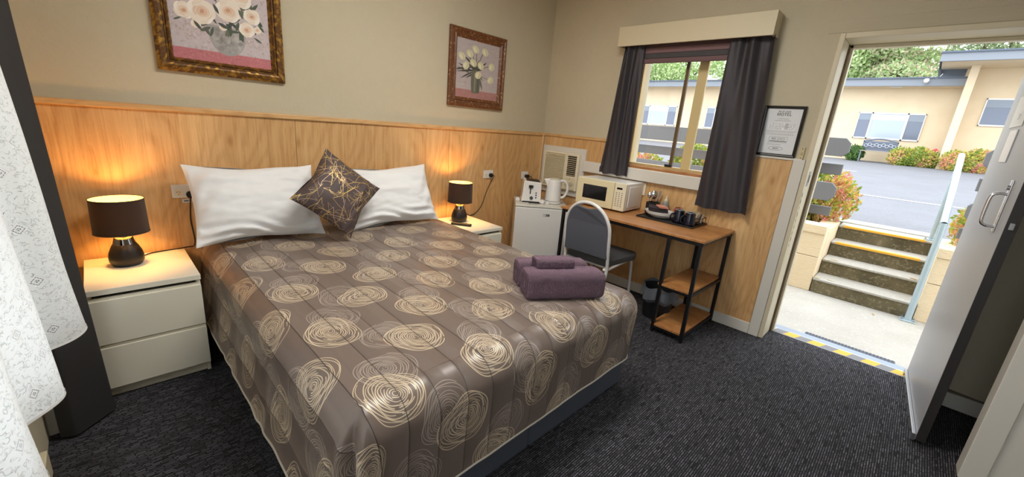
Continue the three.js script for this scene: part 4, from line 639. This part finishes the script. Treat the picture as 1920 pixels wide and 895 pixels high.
  // cutlery holder
  const ch = thing('cutlery_holder', 'square black cutlery holder beside the microwave', 'holder', [-0.09, DT, 1.36]); mesh('holder_wall', [rbb(-0.04, -0.036, 0.003, 0.1, -0.04, 0.04, 0.001), rbb(0.036, 0.04, 0.003, 0.1, -0.04, 0.04, 0.001), rbb(-0.036, 0.036, 0.003, 0.1, -0.04, -0.036, 0.001), rbb(-0.036, 0.036, 0.003, 0.1, 0.036, 0.04, 0.001)], plain('#1d1a19', 0.5), ch); mesh('holder_floor', bb(-0.038, 0.038, 0, 0.004, -0.038, 0.038), M.black, ch);
  const spoon = (label, x, z, tilt, turn, big) => { const g = thing('spoon', label, 'spoon', [x, DT + 0.006, z], turn, 'cutlery in the black holder'); g.rotation.z = tilt; const k = big ? 1.5 : 1; mesh('handle', rb(0.008, 0.13, 0.003, 0, 0.065, 0, 0.001), M.chrome, g); mesh('bowl', new THREE.SphereGeometry(0.02 * k, 18, 12).scale(0.9, 1.2, 0.35).translate(0, 0.13 + 0.018 * k, 0), M.chrome, g); };
  spoon('large steel serving spoon in the black holder', -0.1, 1.375, 0.06, -1.0, true); spoon('steel dessert spoon in the black holder', -0.1, 1.34, 0.1, -1.2, false); spoon('steel teaspoon in the holder beside the microwave', -0.075, 1.335, -0.04, -0.7, false);
  const fork = (label, x, z, tilt, turn) => { const g = thing('fork', label, 'fork', [x, DT + 0.006, z], turn, 'cutlery in the black holder'); g.rotation.z = tilt; mesh('handle', rb(0.008, 0.13, 0.003, 0, 0.065, 0, 0.001), M.chrome, g); const tn = [rb(0.022, 0.012, 0.003, 0, 0.134, 0, 0.001)]; for (let k = 0; k < 4; k++) tn.push(rb(0.003, 0.04, 0.003, -0.009 + k * 0.006, 0.158, 0, 0.001)); mesh('tines', tn, M.chrome, g); };
  fork('steel fork in the black holder', -0.08, 1.36, 0.02, -1.3);
  { const g = thing('table_knife', 'steel knife in the black holder', 'knife', [-0.07, DT + 0.006, 1.375], -1.1, 'cutlery in the black holder'); g.rotation.z = -0.12; mesh('handle', rb(0.012, 0.1, 0.006, 0, 0.05, 0, 0.002), M.black, g); mesh('blade', rb(0.016, 0.1, 0.002, 0, 0.145, 0, 0.0008), M.chrome, g); }
}

// ---------------------------------------------------------------- chair
{
  const g = thing('dining_chair', 'white tube frame chair with grey vinyl back at the desk', 'chair', [-0.62, 0, 1.245], 0.03);
  const hw = 0.19, R = 0.0125, bx = -0.2;
  const arch = []; arch.push([bx - 0.07, 0.005, -hw - 0.015], [bx - 0.02, 0.28, -hw], [bx, 0.42, -hw]); arch.push([bx - 0.02, 0.56, -hw]); for (let k = 0; k <= 10; k++) { const a = Math.PI * (1 - k / 10); arch.push([bx - 0.035 - 0.03 * Math.sin(a), 0.68 + 0.205 * Math.sin(a), Math.cos(a) * hw]); } arch.push([bx - 0.02, 0.56, hw], [bx, 0.42, hw], [bx - 0.02, 0.28, hw], [bx - 0.07, 0.005, hw + 0.015]);
  mesh('back_frame', tube(arch, R, 140, 10), M.tubeWhite, g);
  const s = new THREE.Shape(); s.moveTo(-hw + 0.004, 0.5); s.lineTo(hw - 0.004, 0.5); s.lineTo(hw - 0.004, 0.68); for (let k = 1; k <= 7; k++) { const a = (k / 20) * Math.PI; s.lineTo(Math.cos(a) * (hw - 0.004), 0.68 + 0.2 * Math.sin(a)); } s.quadraticCurveTo(0, 0.83, Math.cos(13 / 20 * Math.PI) * (hw - 0.004), 0.68 + 0.2 * Math.sin(13 / 20 * Math.PI)); for (let k = 14; k <= 20; k++) { const a = (k / 20) * Math.PI; s.lineTo(Math.cos(a) * (hw - 0.004), 0.68 + 0.2 * Math.sin(a)); } s.closePath();
  const bp = new THREE.ExtrudeGeometry(s, { depth: 0.014, bevelEnabled: true, bevelSize: 0.003, bevelThickness: 0.004, bevelSegments: 3, curveSegments: 14 }).rotateY(-Math.PI / 2); bp.rotateZ(0.1).translate(bx + 0.045, 0.0, 0); { const p = bp.attributes.position; for (let i = 0; i < p.count; i++) { const y = p.getY(i), z = p.getZ(i); p.setX(i, p.getX(i) - 0.02 * (1 - (z / hw) ** 2)); } bp.computeVertexNormals(); }
  mesh('backrest', bp, M.vinyl, g);
  const ss = new THREE.Shape(); ss.moveTo(-0.19, -0.17); ss.quadraticCurveTo(-0.2, 0, -0.19, 0.17); ss.lineTo(0.14, 0.205); ss.quadraticCurveTo(0.21, 0.205, 0.215, 0.15); ss.lineTo(0.215, -0.15); ss.quadraticCurveTo(0.21, -0.205, 0.14, -0.205); ss.closePath();
  mesh('seat', new THREE.ExtrudeGeometry(ss, { depth: 0.028, bevelEnabled: true, bevelSize: 0.012, bevelThickness: 0.012, bevelSegments: 4 }).rotateX(-Math.PI / 2).translate(0.02, 0.437, 0), M.seat, g);
  for (const sz of [-1, 1]) { mesh('leg', tube([[bx + 0.01, 0.41, sz * hw], [0.0, 0.418, sz * 0.185], [0.16, 0.42, sz * 0.18], [0.2, 0.4, sz * 0.18], [0.215, 0.3, sz * 0.182], [0.24, 0.005, sz * 0.19]], 0.011, 60, 10), M.tubeWhite, g); mesh('bracket', cyl(0.014, 0.014, 0.03, 0, 0, 0, 14).rotateX(Math.PI / 2).translate(bx + 0.002, 0.405, sz * (hw - 0.012)), M.tubeWhite, g); }
  mesh('seat_rail', [rod([0.17, 0.418, -0.18], [0.17, 0.418, 0.18], 0.01), rod([bx + 0.04, 0.412, -0.185], [bx + 0.04, 0.412, 0.185], 0.01)], M.tubeWhite, g);
}
{ // bin
  const g = thing('waste_bin', 'black waste bin with grey liner under the desk shelves', 'bin', [-0.34, 0, 1.66]);
  mesh('bin_body', lathe([[0, 0.004], [0.095, 0.004], [0.1, 0.01], [0.125, 0.25], [0.12, 0.25], [0.097, 0.014], [0, 0.01]], 40), plain('#161618', 0.5), g);
  mesh('bin_liner', [grid(80, 8, (i, j) => { const a = i * 6.2832, q = 0.129 + 0.012 * j + 0.006 * Math.sin(a * 11) * (0.4 + j) + 0.008 * Math.sin(a * 4 + 1); return [Math.cos(a) * q, 0.262 - 0.09 * j + 0.012 * Math.sin(a * 5), Math.sin(a) * q]; }), grid(80, 6, (i, j) => { const a = i * 6.2832, q = 0.129 - 0.012 * j + 0.006 * Math.sin(a * 11) * 0.4; return [Math.cos(a) * q, 0.262 - 0.12 * j + 0.012 * Math.sin(a * 5), Math.sin(a) * q]; })], plain('#666c74', 0.35, { transmission: 0.2, thickness: 0, side: THREE.DoubleSide }), g);
}

// ---------------------------------------------------------------- outside
struct('ground_outside', tri(bb(-40, 0.2, -0.5, -0.3, -30, 40)), M.ground, 'plain ground beyond the left window, out of view', 'ground');
const porch = struct('porch_slab', tri(bb(WT, 2.8, -0.3, -0.03, -8, 10)), M.concrete, 'pale concrete landing outside the door', 'paving');
{ const g = thing('door_mat', 'ribbed grey rubber strip mat on the landing', 'mat', [0.44, -0.03, 2.815]); mesh('mat_base', rbb(-0.06, 0.06, 0, 0.008, -0.27, 0.27, 0.004), plain('#5c626c', 0.9), g); const r = []; for (let k = 0; k < 26; k++) r.push(rbb(-0.055, 0.055, 0.006, 0.011, -0.262 + k * 0.0205, -0.252 + k * 0.0205, 0.001, 1)); mesh('ribs', r, plain('#4c525c', 0.9), g); }
{ // steps
  const g = thing('concrete_steps', 'four worn concrete steps rising to the car park', 'steps', [1.715, -0.03, 2.755]), xs = [0, 0.3, 0.6, 0.9, 1.3], hz = 0.39;
  for (let k = 0; k < 4; k++) { const y0 = k ? 0.152 * k - 0.02 : 0, y1 = 0.152 * (k + 1); const st = mesh('step', tri(rbb(xs[k], xs[k + 1] + (k < 3 ? 0.05 : 0), k ? y0 - 0.1 : 0, y1 - 0.012, -hz, hz, 0.006)), M.riser, g); mesh('tread', tri(rbb(xs[k] - 0.012, xs[k + 1] + 0.02, y1 - 0.022, y1, -hz, hz, 0.006)), M.concrete, st); if (k > 1) mesh('nosing_strip', tri(rbb(xs[k] - 0.016, xs[k] + 0.035, y1 - 0.018, y1 + 0.003, -hz + 0.04, hz - 0.06, 0.003)), M.yellow, st); }
}
seed = 55; for (const [x, y, z, c] of [[1.72, 0.125, 2.42, '#b9a06c'], [2.06, 0.277, 2.5, '#cdbf95'], [2.02, 0.277, 2.42, '#c7b48a'], [2.05, 0.277, 3.05, '#a98a58'], [1.5, -0.03, 2.9, '#a08a66'], [1.78, 0.125, 2.47, '#d8ceb0']]) { const s = new THREE.Shape(); s.moveTo(0, 0); s.quadraticCurveTo(0.025, 0.02, 0.07, 0); s.quadraticCurveTo(0.03, -0.02, 0, 0); const g = new THREE.ExtrudeGeometry(s, { depth: 0.002, bevelEnabled: false }).rotateX(-Math.PI / 2).rotateY(rr(0, 6)); const o = mesh(numbered('fallen_leaf'), g, plain(c, 0.9)); o.position.set(x, y + 0.001, z); tag(o, 'small dry leaf lying on the steps or landing', 'leaf', 'dry leaves on the steps'); }
{ // planter walls of rendered blocks
  const build = (label, z0, z1, zdir) => {
    const top = 0.66, g = thing('planter_wall', label, 'planter', [1.72, -0.03, (z0 + z1) / 2]), zc = (z0 + z1) / 2;
    const course = [[0, 0.36], [0.364, 0.6]]; for (const [y0, y1] of course) { const L = 0.9; let z = zdir < 0 ? z1 : z0; for (let k = 0; k < 9; k++) { const a = zdir < 0 ? z - L : z, b = a + L; if (a < z0 - 0.01 || b > z1 + 0.01) break; mesh('block', tri(rbb(0, 0.2, y0, y1, a - zc + 0.002, b - zc - 0.002, 0.006)), M.blocks, g); z += zdir * L; } }
    mesh('return_wall', tri(zdir < 0 ? rbb(0.2, 0.95, 0, 0.64, z1 - zc - 0.15, z1 - zc, 0.008) : rbb(0.2, 0.95, 0, 0.64, z0 - zc, z0 - zc + 0.15, 0.008)), M.blocks, g);
    mesh('capping', tri(rbb(-0.012, 0.21, 0.6, 0.69, z0 - zc, z1 - zc, 0.01)), M.blocks, g); mesh('soil', tri(bb(0.2, 0.95, 0.3, 0.6, z0 - zc + 0.16, z1 - zc - 0.16)), plain('#4a3d2e', 1), g);
  };
  build('cream rendered block planter wall left of the steps', -6.64, 2.36, -1); build('cream rendered block planter wall right of the steps', 3.15, 7.65, 1);
}
{ // timber fences on the planters: wide boards before the posts, narrow ones behind
  const build = (label, z0, z1, end) => {
    const g = thing('slat_fence', label, 'fence', [2.06, 0.64, end]); const s = end === z1 ? -1 : 1, L = z1 - z0;
    for (const [y0, y1, front, back] of [[1.345, 1.52, true, 0], [1.155, 1.26, false, 0.025], [0.89, 1.07, true, 0.01], [0.72, 0.81, false, 0.02]]) {
      const sh = new THREE.Shape(), e = -back, c = front ? 0.045 : 0; sh.moveTo(L, y0); sh.lineTo(L, y1); sh.lineTo(-e + c, y1); sh.lineTo(-e, y1 - c); sh.lineTo(-e, y0 + c); sh.lineTo(-e + c, y0); sh.closePath();
      const bg = new THREE.ExtrudeGeometry(sh, { depth: 0.035, bevelEnabled: true, bevelSize: 0.003, bevelThickness: 0.003, bevelSegments: 1 }); bg.rotateY(s > 0 ? -Math.PI / 2 : Math.PI / 2); bg.translate(front ? (s > 0 ? -0.04 : -0.075) : (s > 0 ? 0.085 : 0.05), -0.64, 0); mesh('board', bg, M.fence, g);
    }
    for (let k = 0; k < Math.floor((L - 0.3) / 2.6) + 1; k++) mesh('post', rb(0.07, 0.9, 0.07, 0.005, 0.43, s * (0.28 + k * 2.6), 0.004), plain('#55565a', 0.6), g);
  };
  build('grey board fence on the planter left of the steps', -6.4, 2.315, 2.315); build('grey board fence on the planter right of the steps', 3.23, 7.4, 3.23);
}
{ // handrail
  const g = thing('handrail', 'galvanised tube handrail on the right of the steps', 'handrail', [1.65, -0.03, 3.1]);
  mesh('post', rod([0, 0.01, 0.02], [0, 0.91, 0.02], 0.024, 16), M.galv, g); mesh('post', rod([1.06, 0.61, 0.02], [1.06, 1.44, 0.02], 0.02, 16), M.galv, g); mesh('rail', tube([[-0.005, 0.9, 0.02], [0.1, 0.955, 0.02], [1.06, 1.44, 0.02], [1.13, 1.47, 0.02]], 0.025, 40, 14), M.galv, g);
  for (const [x, y] of [[0, 0.006], [1.06, 0.614]]) { const b = mesh('base_plate', rb(0.11, 0.01, 0.11, x, y, 0.02, 0.003), M.galv, g); const bo = []; for (const q of [-1, 1]) for (const w of [-1, 1]) bo.push(cyl(0.008, 0.008, 0.012, x + q * 0.04, y + 0.01, 0.02 + w * 0.04, 6)); mesh('anchor_bolts', bo, M.steel, b); }
}
// car park: rises gently to the far wing
const slope = (x) => 0.57 + (x - 2.9) * (1.17 - 0.57) / 15.1;
{
  const g = new THREE.BufferGeometry(); const q = [[2.95, -22], [2.95, 22], [40, 22], [40, -22]].map(([x, z]) => [x, x > 18 ? 1.17 : slope(x), z]); q[2][1] = q[3][1] = slope(40);
  g.setAttribute('position', new THREE.Float32BufferAttribute([q[0], q[1], q[2], q[0], q[2], q[3]].flat(2), 3)); g.computeVertexNormals();
  const cp = struct('car_park', tri(g), M.asphalt, 'grey asphalt car park rising to the far building', 'car park');
  mesh('kerb', tri(rbb(2.62, 2.99, 0.3, 0.585, -20, 2.3, 0.01)), M.concrete, cp); mesh('kerb', tri(rbb(2.9, 3.2, 0.3, 0.592, 2.3, 3.2, 0.01)), M.concrete, cp); mesh('kerb', tri(rbb(2.62, 2.99, 0.3, 0.585, 3.2, 20, 0.01)), M.concrete, cp);
  const line = (x0, x1, z0, z1) => { const b = new THREE.BufferGeometry(), P = [[x0, z0], [x0, z1], [x1, z1], [x1, z0]].map(([x, z]) => [x, slope(x) + 0.004, z]); b.setAttribute('position', new THREE.Float32BufferAttribute([P[0], P[1], P[2], P[0], P[2], P[3]].flat(2), 3)); b.computeVertexNormals(); return tri(b); };
  mesh('painted_line', line(6.1, 6.2, -6, 8), plain('#c9cacb', 0.8), cp); mesh('painted_line', line(11.5, 11.62, -8, 1.6), plain('#bfc0c2', 0.8), cp);
}
// far wing of the motel
function farWindow(g, z0, z1, y0, y1, x, splits) {
  const f = mesh('window', [rbb(x - 0.05, x, y0, y0 + 0.05, z0, z1), rbb(x - 0.05, x, y1 - 0.05, y1, z0, z1), ...[z0, ...splits, z1].map((z) => rbb(x - 0.05, x, y0, y1, Math.max(z0, z - 0.03), Math.min(z1, z + 0.03)))], M.white, g);
  const cuts = [z0, ...splits, z1]; for (let k = 0; k + 1 < cuts.length; k++) mesh('pane', bb(x - 0.026, x - 0.024, y0 + 0.04, y1 - 0.04, cuts[k] + 0.03, cuts[k + 1] - 0.03), std({ color: k === 1 ? '#a9b6cc' : '#6d7686', roughness: 0.08, metalness: 0.1 }), f);
  for (let k = 0; k + 1 < cuts.length; k++) mesh('blind_band', bb(x - 0.03, x - 0.0265, y1 - 0.28, y1 - 0.045, cuts[k] + 0.032, cuts[k + 1] - 0.032), plain(k === 1 ? '#c6d0d8' : '#8b95a0', 0.5), f);
}
{
  const g = thing('motel_wing', 'long cream motel wing with slate blue fascia across the car park', 'building', [18, 1.0, -5]), P = (x0, x1, y0, y1, z0, z1) => tri(bb(x0 - 18, x1 - 18, y0 - 1, y1 - 1, z0 + 5, z1 + 5));
  mesh('wall', P(18, 18.3, 1, 4.0, -20, 3.3), M.render, g); mesh('soffit', P(17.5, 18, 3.86, 3.9, -20, 3.2), M.render, g);
  const f = mesh('fascia', P(17.35, 17.5, 3.86, 4.1, -20, 3.18), M.fascia, g); mesh('roof_edge', P(17.3, 18.3, 4.1, 4.15, -20, 3.2), plain('#55606e', 0.5), f); mesh('roof', P(17.4, 26, 4.05, 4.12, -20, 3.2), plain('#7f858c', 0.6), g);
  for (const z of [-14.5, -8.64, -5.24, 0.581]) farWindow(g, z + 5, z + 1.91 + 5, 2.0 - 1, 2.98 - 1, 0, [z + 0.42 + 5, z + 1.43 + 5]);
  mesh('soffit_vent', P(17.55, 17.75, 3.84, 3.87, 1.3, 1.6), M.trim, g);
  const r = thing('motel_wing', 'taller cream motel wing with broad overhanging roof, partly behind the door', 'building', [17.6, 1.0, 6]), Q = (x0, x1, y0, y1, z0, z1) => tri(bb(x0 - 17.6, x1 - 17.6, y0 - 1, y1 - 1, z0 - 6, z1 - 6));
  mesh('wall', Q(17.6, 17.9, 1, 4.55, 3.3, 12), M.render, r); mesh('corner_fin', Q(16.9, 17.7, 1, 4.45, 3.16, 3.36), M.render, r); mesh('soffit', Q(16.0, 17.6, 4.42, 4.47, 2.42, 12), M.render, r); mesh('side_wall', Q(17.6, 20, 4.1, 4.5, 3.1, 3.3), M.render, r);
  const f2 = mesh('fascia', Q(15.9, 16.0, 4.42, 4.66, 2.4, 12), M.fascia, r); mesh('roof_edge', Q(15.85, 16.05, 4.66, 4.71, 2.38, 12), plain('#55606e', 0.5), f2); mesh('roof', Q(16, 24, 4.6, 4.68, 2.42, 12), plain('#7f858c', 0.6), r); mesh('barge', Q(16.0, 20, 4.42, 4.66, 2.4, 2.46), M.fascia, r);
  farWindow(r, 3.78 - 6, 5.2 - 6, 2.62 - 1, 3.5 - 1, 0, [4.9 - 6]);
  const sl = new THREE.Group(); sl.name = 'security_light'; sl.position.set(-0.67, 3.0, 7.2); g.add(sl); mesh('lamp_head', cyl(0.05, 0.07, 0.14, 0, 0, 0, 14).rotateZ(1.2).translate(-0.06, 0, 0), M.white, sl); mesh('cable', tube([[0, 0.02, 0], [-0.02, 0.15, 0.1], [0.02, 0.1, 0.25], [0.03, 0.25, 0.35]], 0.012, 24, 6), M.white, sl);
}
{ // bench
  const g = thing('garden_bench', 'dark metal bench with pierced back by the far wall', 'bench', [17.2, slope(17.2), 1.53]); const m = plain('#6b7280', 0.5);
  mesh('back_frame', [rbb(0.12, 0.16, 0.72, 0.78, -0.5, 0.5), rbb(0.12, 0.16, 0.42, 0.46, -0.5, 0.5), rbb(0.12, 0.16, 0.42, 0.78, -0.5, -0.46), rbb(0.12, 0.16, 0.42, 0.78, 0.46, 0.5)], m, g); mesh('back_panel', rbb(0.125, 0.145, 0.44, 0.76, -0.48, 0.48), plain('#5b6270', 0.5), g); mesh('top_arch', tube([[0.14, 0.76, -0.48], [0.14, 0.83, -0.2], [0.14, 0.85, 0], [0.14, 0.83, 0.2], [0.14, 0.76, 0.48]], 0.03, 24, 8), m, g);
  const rg = []; for (let k = 0; k < 9; k++) rg.push(new THREE.TorusGeometry(0.05, 0.014, 6, 14).rotateY(Math.PI / 2).translate(0.12, 0.6 + (k % 2) * 0.04, -0.4 + k * 0.1)); mesh('pierced_rings', rg, plain('#a8aeb8', 0.5), g);
  for (let k = 0; k < 4; k++) mesh('seat_slat', rbb(-0.32 + k * 0.11, -0.23 + k * 0.11, 0.38, 0.41, -0.5, 0.5), plain('#9d9484', 0.7), g); for (const z of [-0.46, 0.46]) mesh('leg', [rbb(-0.3, -0.26, 0, 0.38, z - 0.02, z + 0.02), rbb(0.1, 0.14, 0, 0.42, z - 0.02, z + 0.02)], m, g);
}
{ const x = 17.35, g = thing('fire_hydrant', 'small red hydrant post beside the cream fin wall', 'hydrant', [x, slope(x), 3.02]); const m = plain('#d23c4a', 0.5); mesh('hydrant_body', lathe([[0, 0], [0.1, 0], [0.1, 0.05], [0.07, 0.06], [0.07, 0.5], [0.09, 0.52], [0.08, 0.6], [0, 0.66]], 18), m, g); mesh('outlet_valve', cyl(0.045, 0.045, 0.3, 0, 0, 0, 12).rotateX(Math.PI / 2).translate(0, 0.4, 0), m, g); }

// foliage
const leafGeo = (() => { const g = new THREE.BufferGeometry(); g.setAttribute('position', new THREE.Float32BufferAttribute([0, 0, 0, 0.28, 0.5, 0.1, 0, 1, 0, 0, 0, 0, 0, 1, 0, -0.28, 0.5, 0.1], 3)); g.computeVertexNormals(); return g; })();
const leafMat = new THREE.MeshPhysicalMaterial({ color: '#ffffff', roughness: 0.65, transmission: 0.42, thickness: 0, side: THREE.DoubleSide });
function foliage(parent, name, blobs, n, size, pick) {
  const im = new THREE.InstancedMesh(leafGeo, leafMat, n); im.name = name; im.castShadow = im.receiveShadow = true; const o = new THREE.Object3D(), c = new THREE.Color(), tot = blobs.reduce((s, b) => s + b[3] * b[4] * b[3], 0); let k = 0;
  blobs.forEach((b, bi) => { const m = bi === blobs.length - 1 ? n - k : Math.min(n - k, Math.round(n * b[3] * b[4] * b[3] / tot)); for (let q = 0; q < m; q++, k++) { const th = rr(0, 6.2832), ph = Math.acos(rr(-1, 1)), r = rr(0.35, 1) ** 0.4; const x = b[0] + b[3] * r * Math.sin(ph) * Math.cos(th), y = b[1] + b[4] * r * Math.cos(ph), z = b[2] + b[3] * r * Math.sin(ph) * Math.sin(th); o.position.set(x, y, z); o.rotation.set(rr(-1.2, 1.2), rr(0, 6.28), rr(-1.2, 1.2)); const s = size * rr(0.7, 1.35); o.scale.set(s, s, s); o.updateMatrix(); im.setMatrixAt(k, o.matrix); c.set(pick(x, y, z)); c.multiplyScalar(rr(0.75, 1.15)); im.setColorAt(k, c); } });
  im.instanceMatrix.needsUpdate = true; im.userData.kind = 'stuff'; parent.add(im); return im;
}
const nand = (red) => (x, y, z) => { const k = fbm(((x * 1.7 + y) % 4 + 4) % 4 / 4, ((z * 1.7 - y) % 4 + 4) % 4 / 4, 12, 12, 3, 170) + rr(-0.18, 0.18) + red; return k < 0.4 ? '#8ba43c' : k < 0.52 ? '#bcc24e' : k < 0.62 ? '#dcca62' : k < 0.72 ? '#eab48a' : '#e89e92'; };
function shrub(label, pos, blobs, n, size, pick, group) { const g = thing('leafy_shrub', label, 'shrub', pos, 0, group); seed = (pos[2] * 1000 + 90000) | 0; const st = []; for (const b of blobs) for (let k = 0; k < 3; k++) st.push(rod([b[0] * 0.7 + rr(-0.05, 0.05), 0, b[2] * 0.7 + rr(-0.05, 0.05)], [b[0] + rr(-0.1, 0.1), b[1] + b[4] * 0.4, b[2] + rr(-0.1, 0.1)], 0.008, 5)); mesh('stems', st, plain('#5a4632', 0.9), g); foliage(g, 'leaves', blobs, n, size, pick); return g; }
shrub('yellow and coral nandina shrub at the fence end left of the steps', [2.6, 0.57, 2.0], [[0.02, 0.34, 0.1, 0.3, 0.32], [0.05, 0.42, -0.3, 0.34, 0.38], [0.06, 0.26, 0.24, 0.24, 0.28], [-0.08, 0.2, 0.1, 0.22, 0.22]], 5200, 0.05, nand(-0.02));
shrub('orange and green nandina shrub right of the steps behind the rail', [2.5, 0.57, 3.55], [[0, 0.2, -0.12, 0.22, 0.28], [0, 0.42, 0.18, 0.3, 0.32]], 3400, 0.05, nand(-0.02));
for (const [z, y, red, lab] of [[0.6, 0.42, -0.14, 'green shrub behind the fence at the right window pane'], [-0.45, 0.34, 0.02, 'golden shrub behind the fence at the left window pane'], [-2.2, 0.2, 0, 'nandina shrub far along the planter behind the curtain']]) shrub(lab, [2.5, 0.57, z], [[0, y, 0, 0.3, 0.34], [0, y - 0.05, 0.4, 0.28, 0.26]], 2600, 0.055, nand(red));
shrub('low green shrub left of the garden bench', [17.2, slope(17.2), 0.88], [[0, 0.26, 0, 0.3, 0.3]], 1600, 0.07, () => ['#4f7a2c', '#6b9438', '#3c6424'][(rnd() * 3) | 0]);
shrub('golden nandina hedge right of the garden bench', [17.0, slope(17), 2.5], [[0, 0.26, -0.3, 0.36, 0.36], [0, 0.3, 0.15, 0.38, 0.36], [0, 0.24, 0.45, 0.28, 0.34]], 4200, 0.07, nand(-0.12));
shrub('reddish nandina hedge right of the cream fin wall', [16.6, slope(16.6), 3.8], [[0, 0.28, -0.25, 0.36, 0.38], [0, 0.32, 0.25, 0.38, 0.42]], 3800, 0.07, nand(-0.02));
const treeCol = (a) => () => a[(rnd() * a.length) | 0];
function tree(label, x, z, blobs, n, size, cols) { const g = thing('tree', label, 'tree', [x, 1.2, z], 0, 'trees behind the motel wing'); seed = ((z + 60) * 1000) | 0; mesh('trunk', [new THREE.CylinderGeometry(0.14, 0.24, 5, 10).translate(0, 2.5, 0)], plain('#5b4c3c', 0.95), g); const br = []; for (const b of blobs) br.push(rod([0, 3 + rr(-0.5, 0.5), 0], [b[0], b[1], b[2]], 0.05, 6)); mesh('branches', br, plain('#5b4c3c', 0.95), g); foliage(g, 'leaves', blobs, n, size, treeCol(cols)); }
const greens = ['#b9d08c', '#c8da9e', '#a4bf78', '#d3e0b0', '#93b06a'];
const crown = (s, k = 7) => { seed = s; const b = []; for (let i = 0; i < k; i++) b.push([rr(-1.2, 1.2), 3.2 + rr(0, 3.6), rr(-2.2, 2.2), rr(1.1, 1.7), rr(0.9, 1.4)]); return b; };
tree('broad green tree seen through the left window pane', 27, -15.5, crown(1), 18000, 0.17, greens);
tree('broad green tree seen through the right window pane', 27, -11, crown(2), 18000, 0.17, greens);
tree('broad green tree hidden behind the right curtain', 27, -6.5, crown(3), 16000, 0.17, greens);
tree('dense green tree at the left of the doorway view', 26.5, -2.6, crown(4), 20000, 0.17, greens);
tree('dense green tree in the middle of the doorway view', 26.5, 0.8, crown(5), 18000, 0.17, ['#b0c888', '#c0d49c', '#9ab872', '#c4c49c', '#c4b096']);
tree('open airy tree above the taller wing roof', 27.5, 4.6, crown(6, 6), 5000, 0.15, ['#8ba06a', '#a6b488', '#72865a']);

renderer.render(scene, camera);
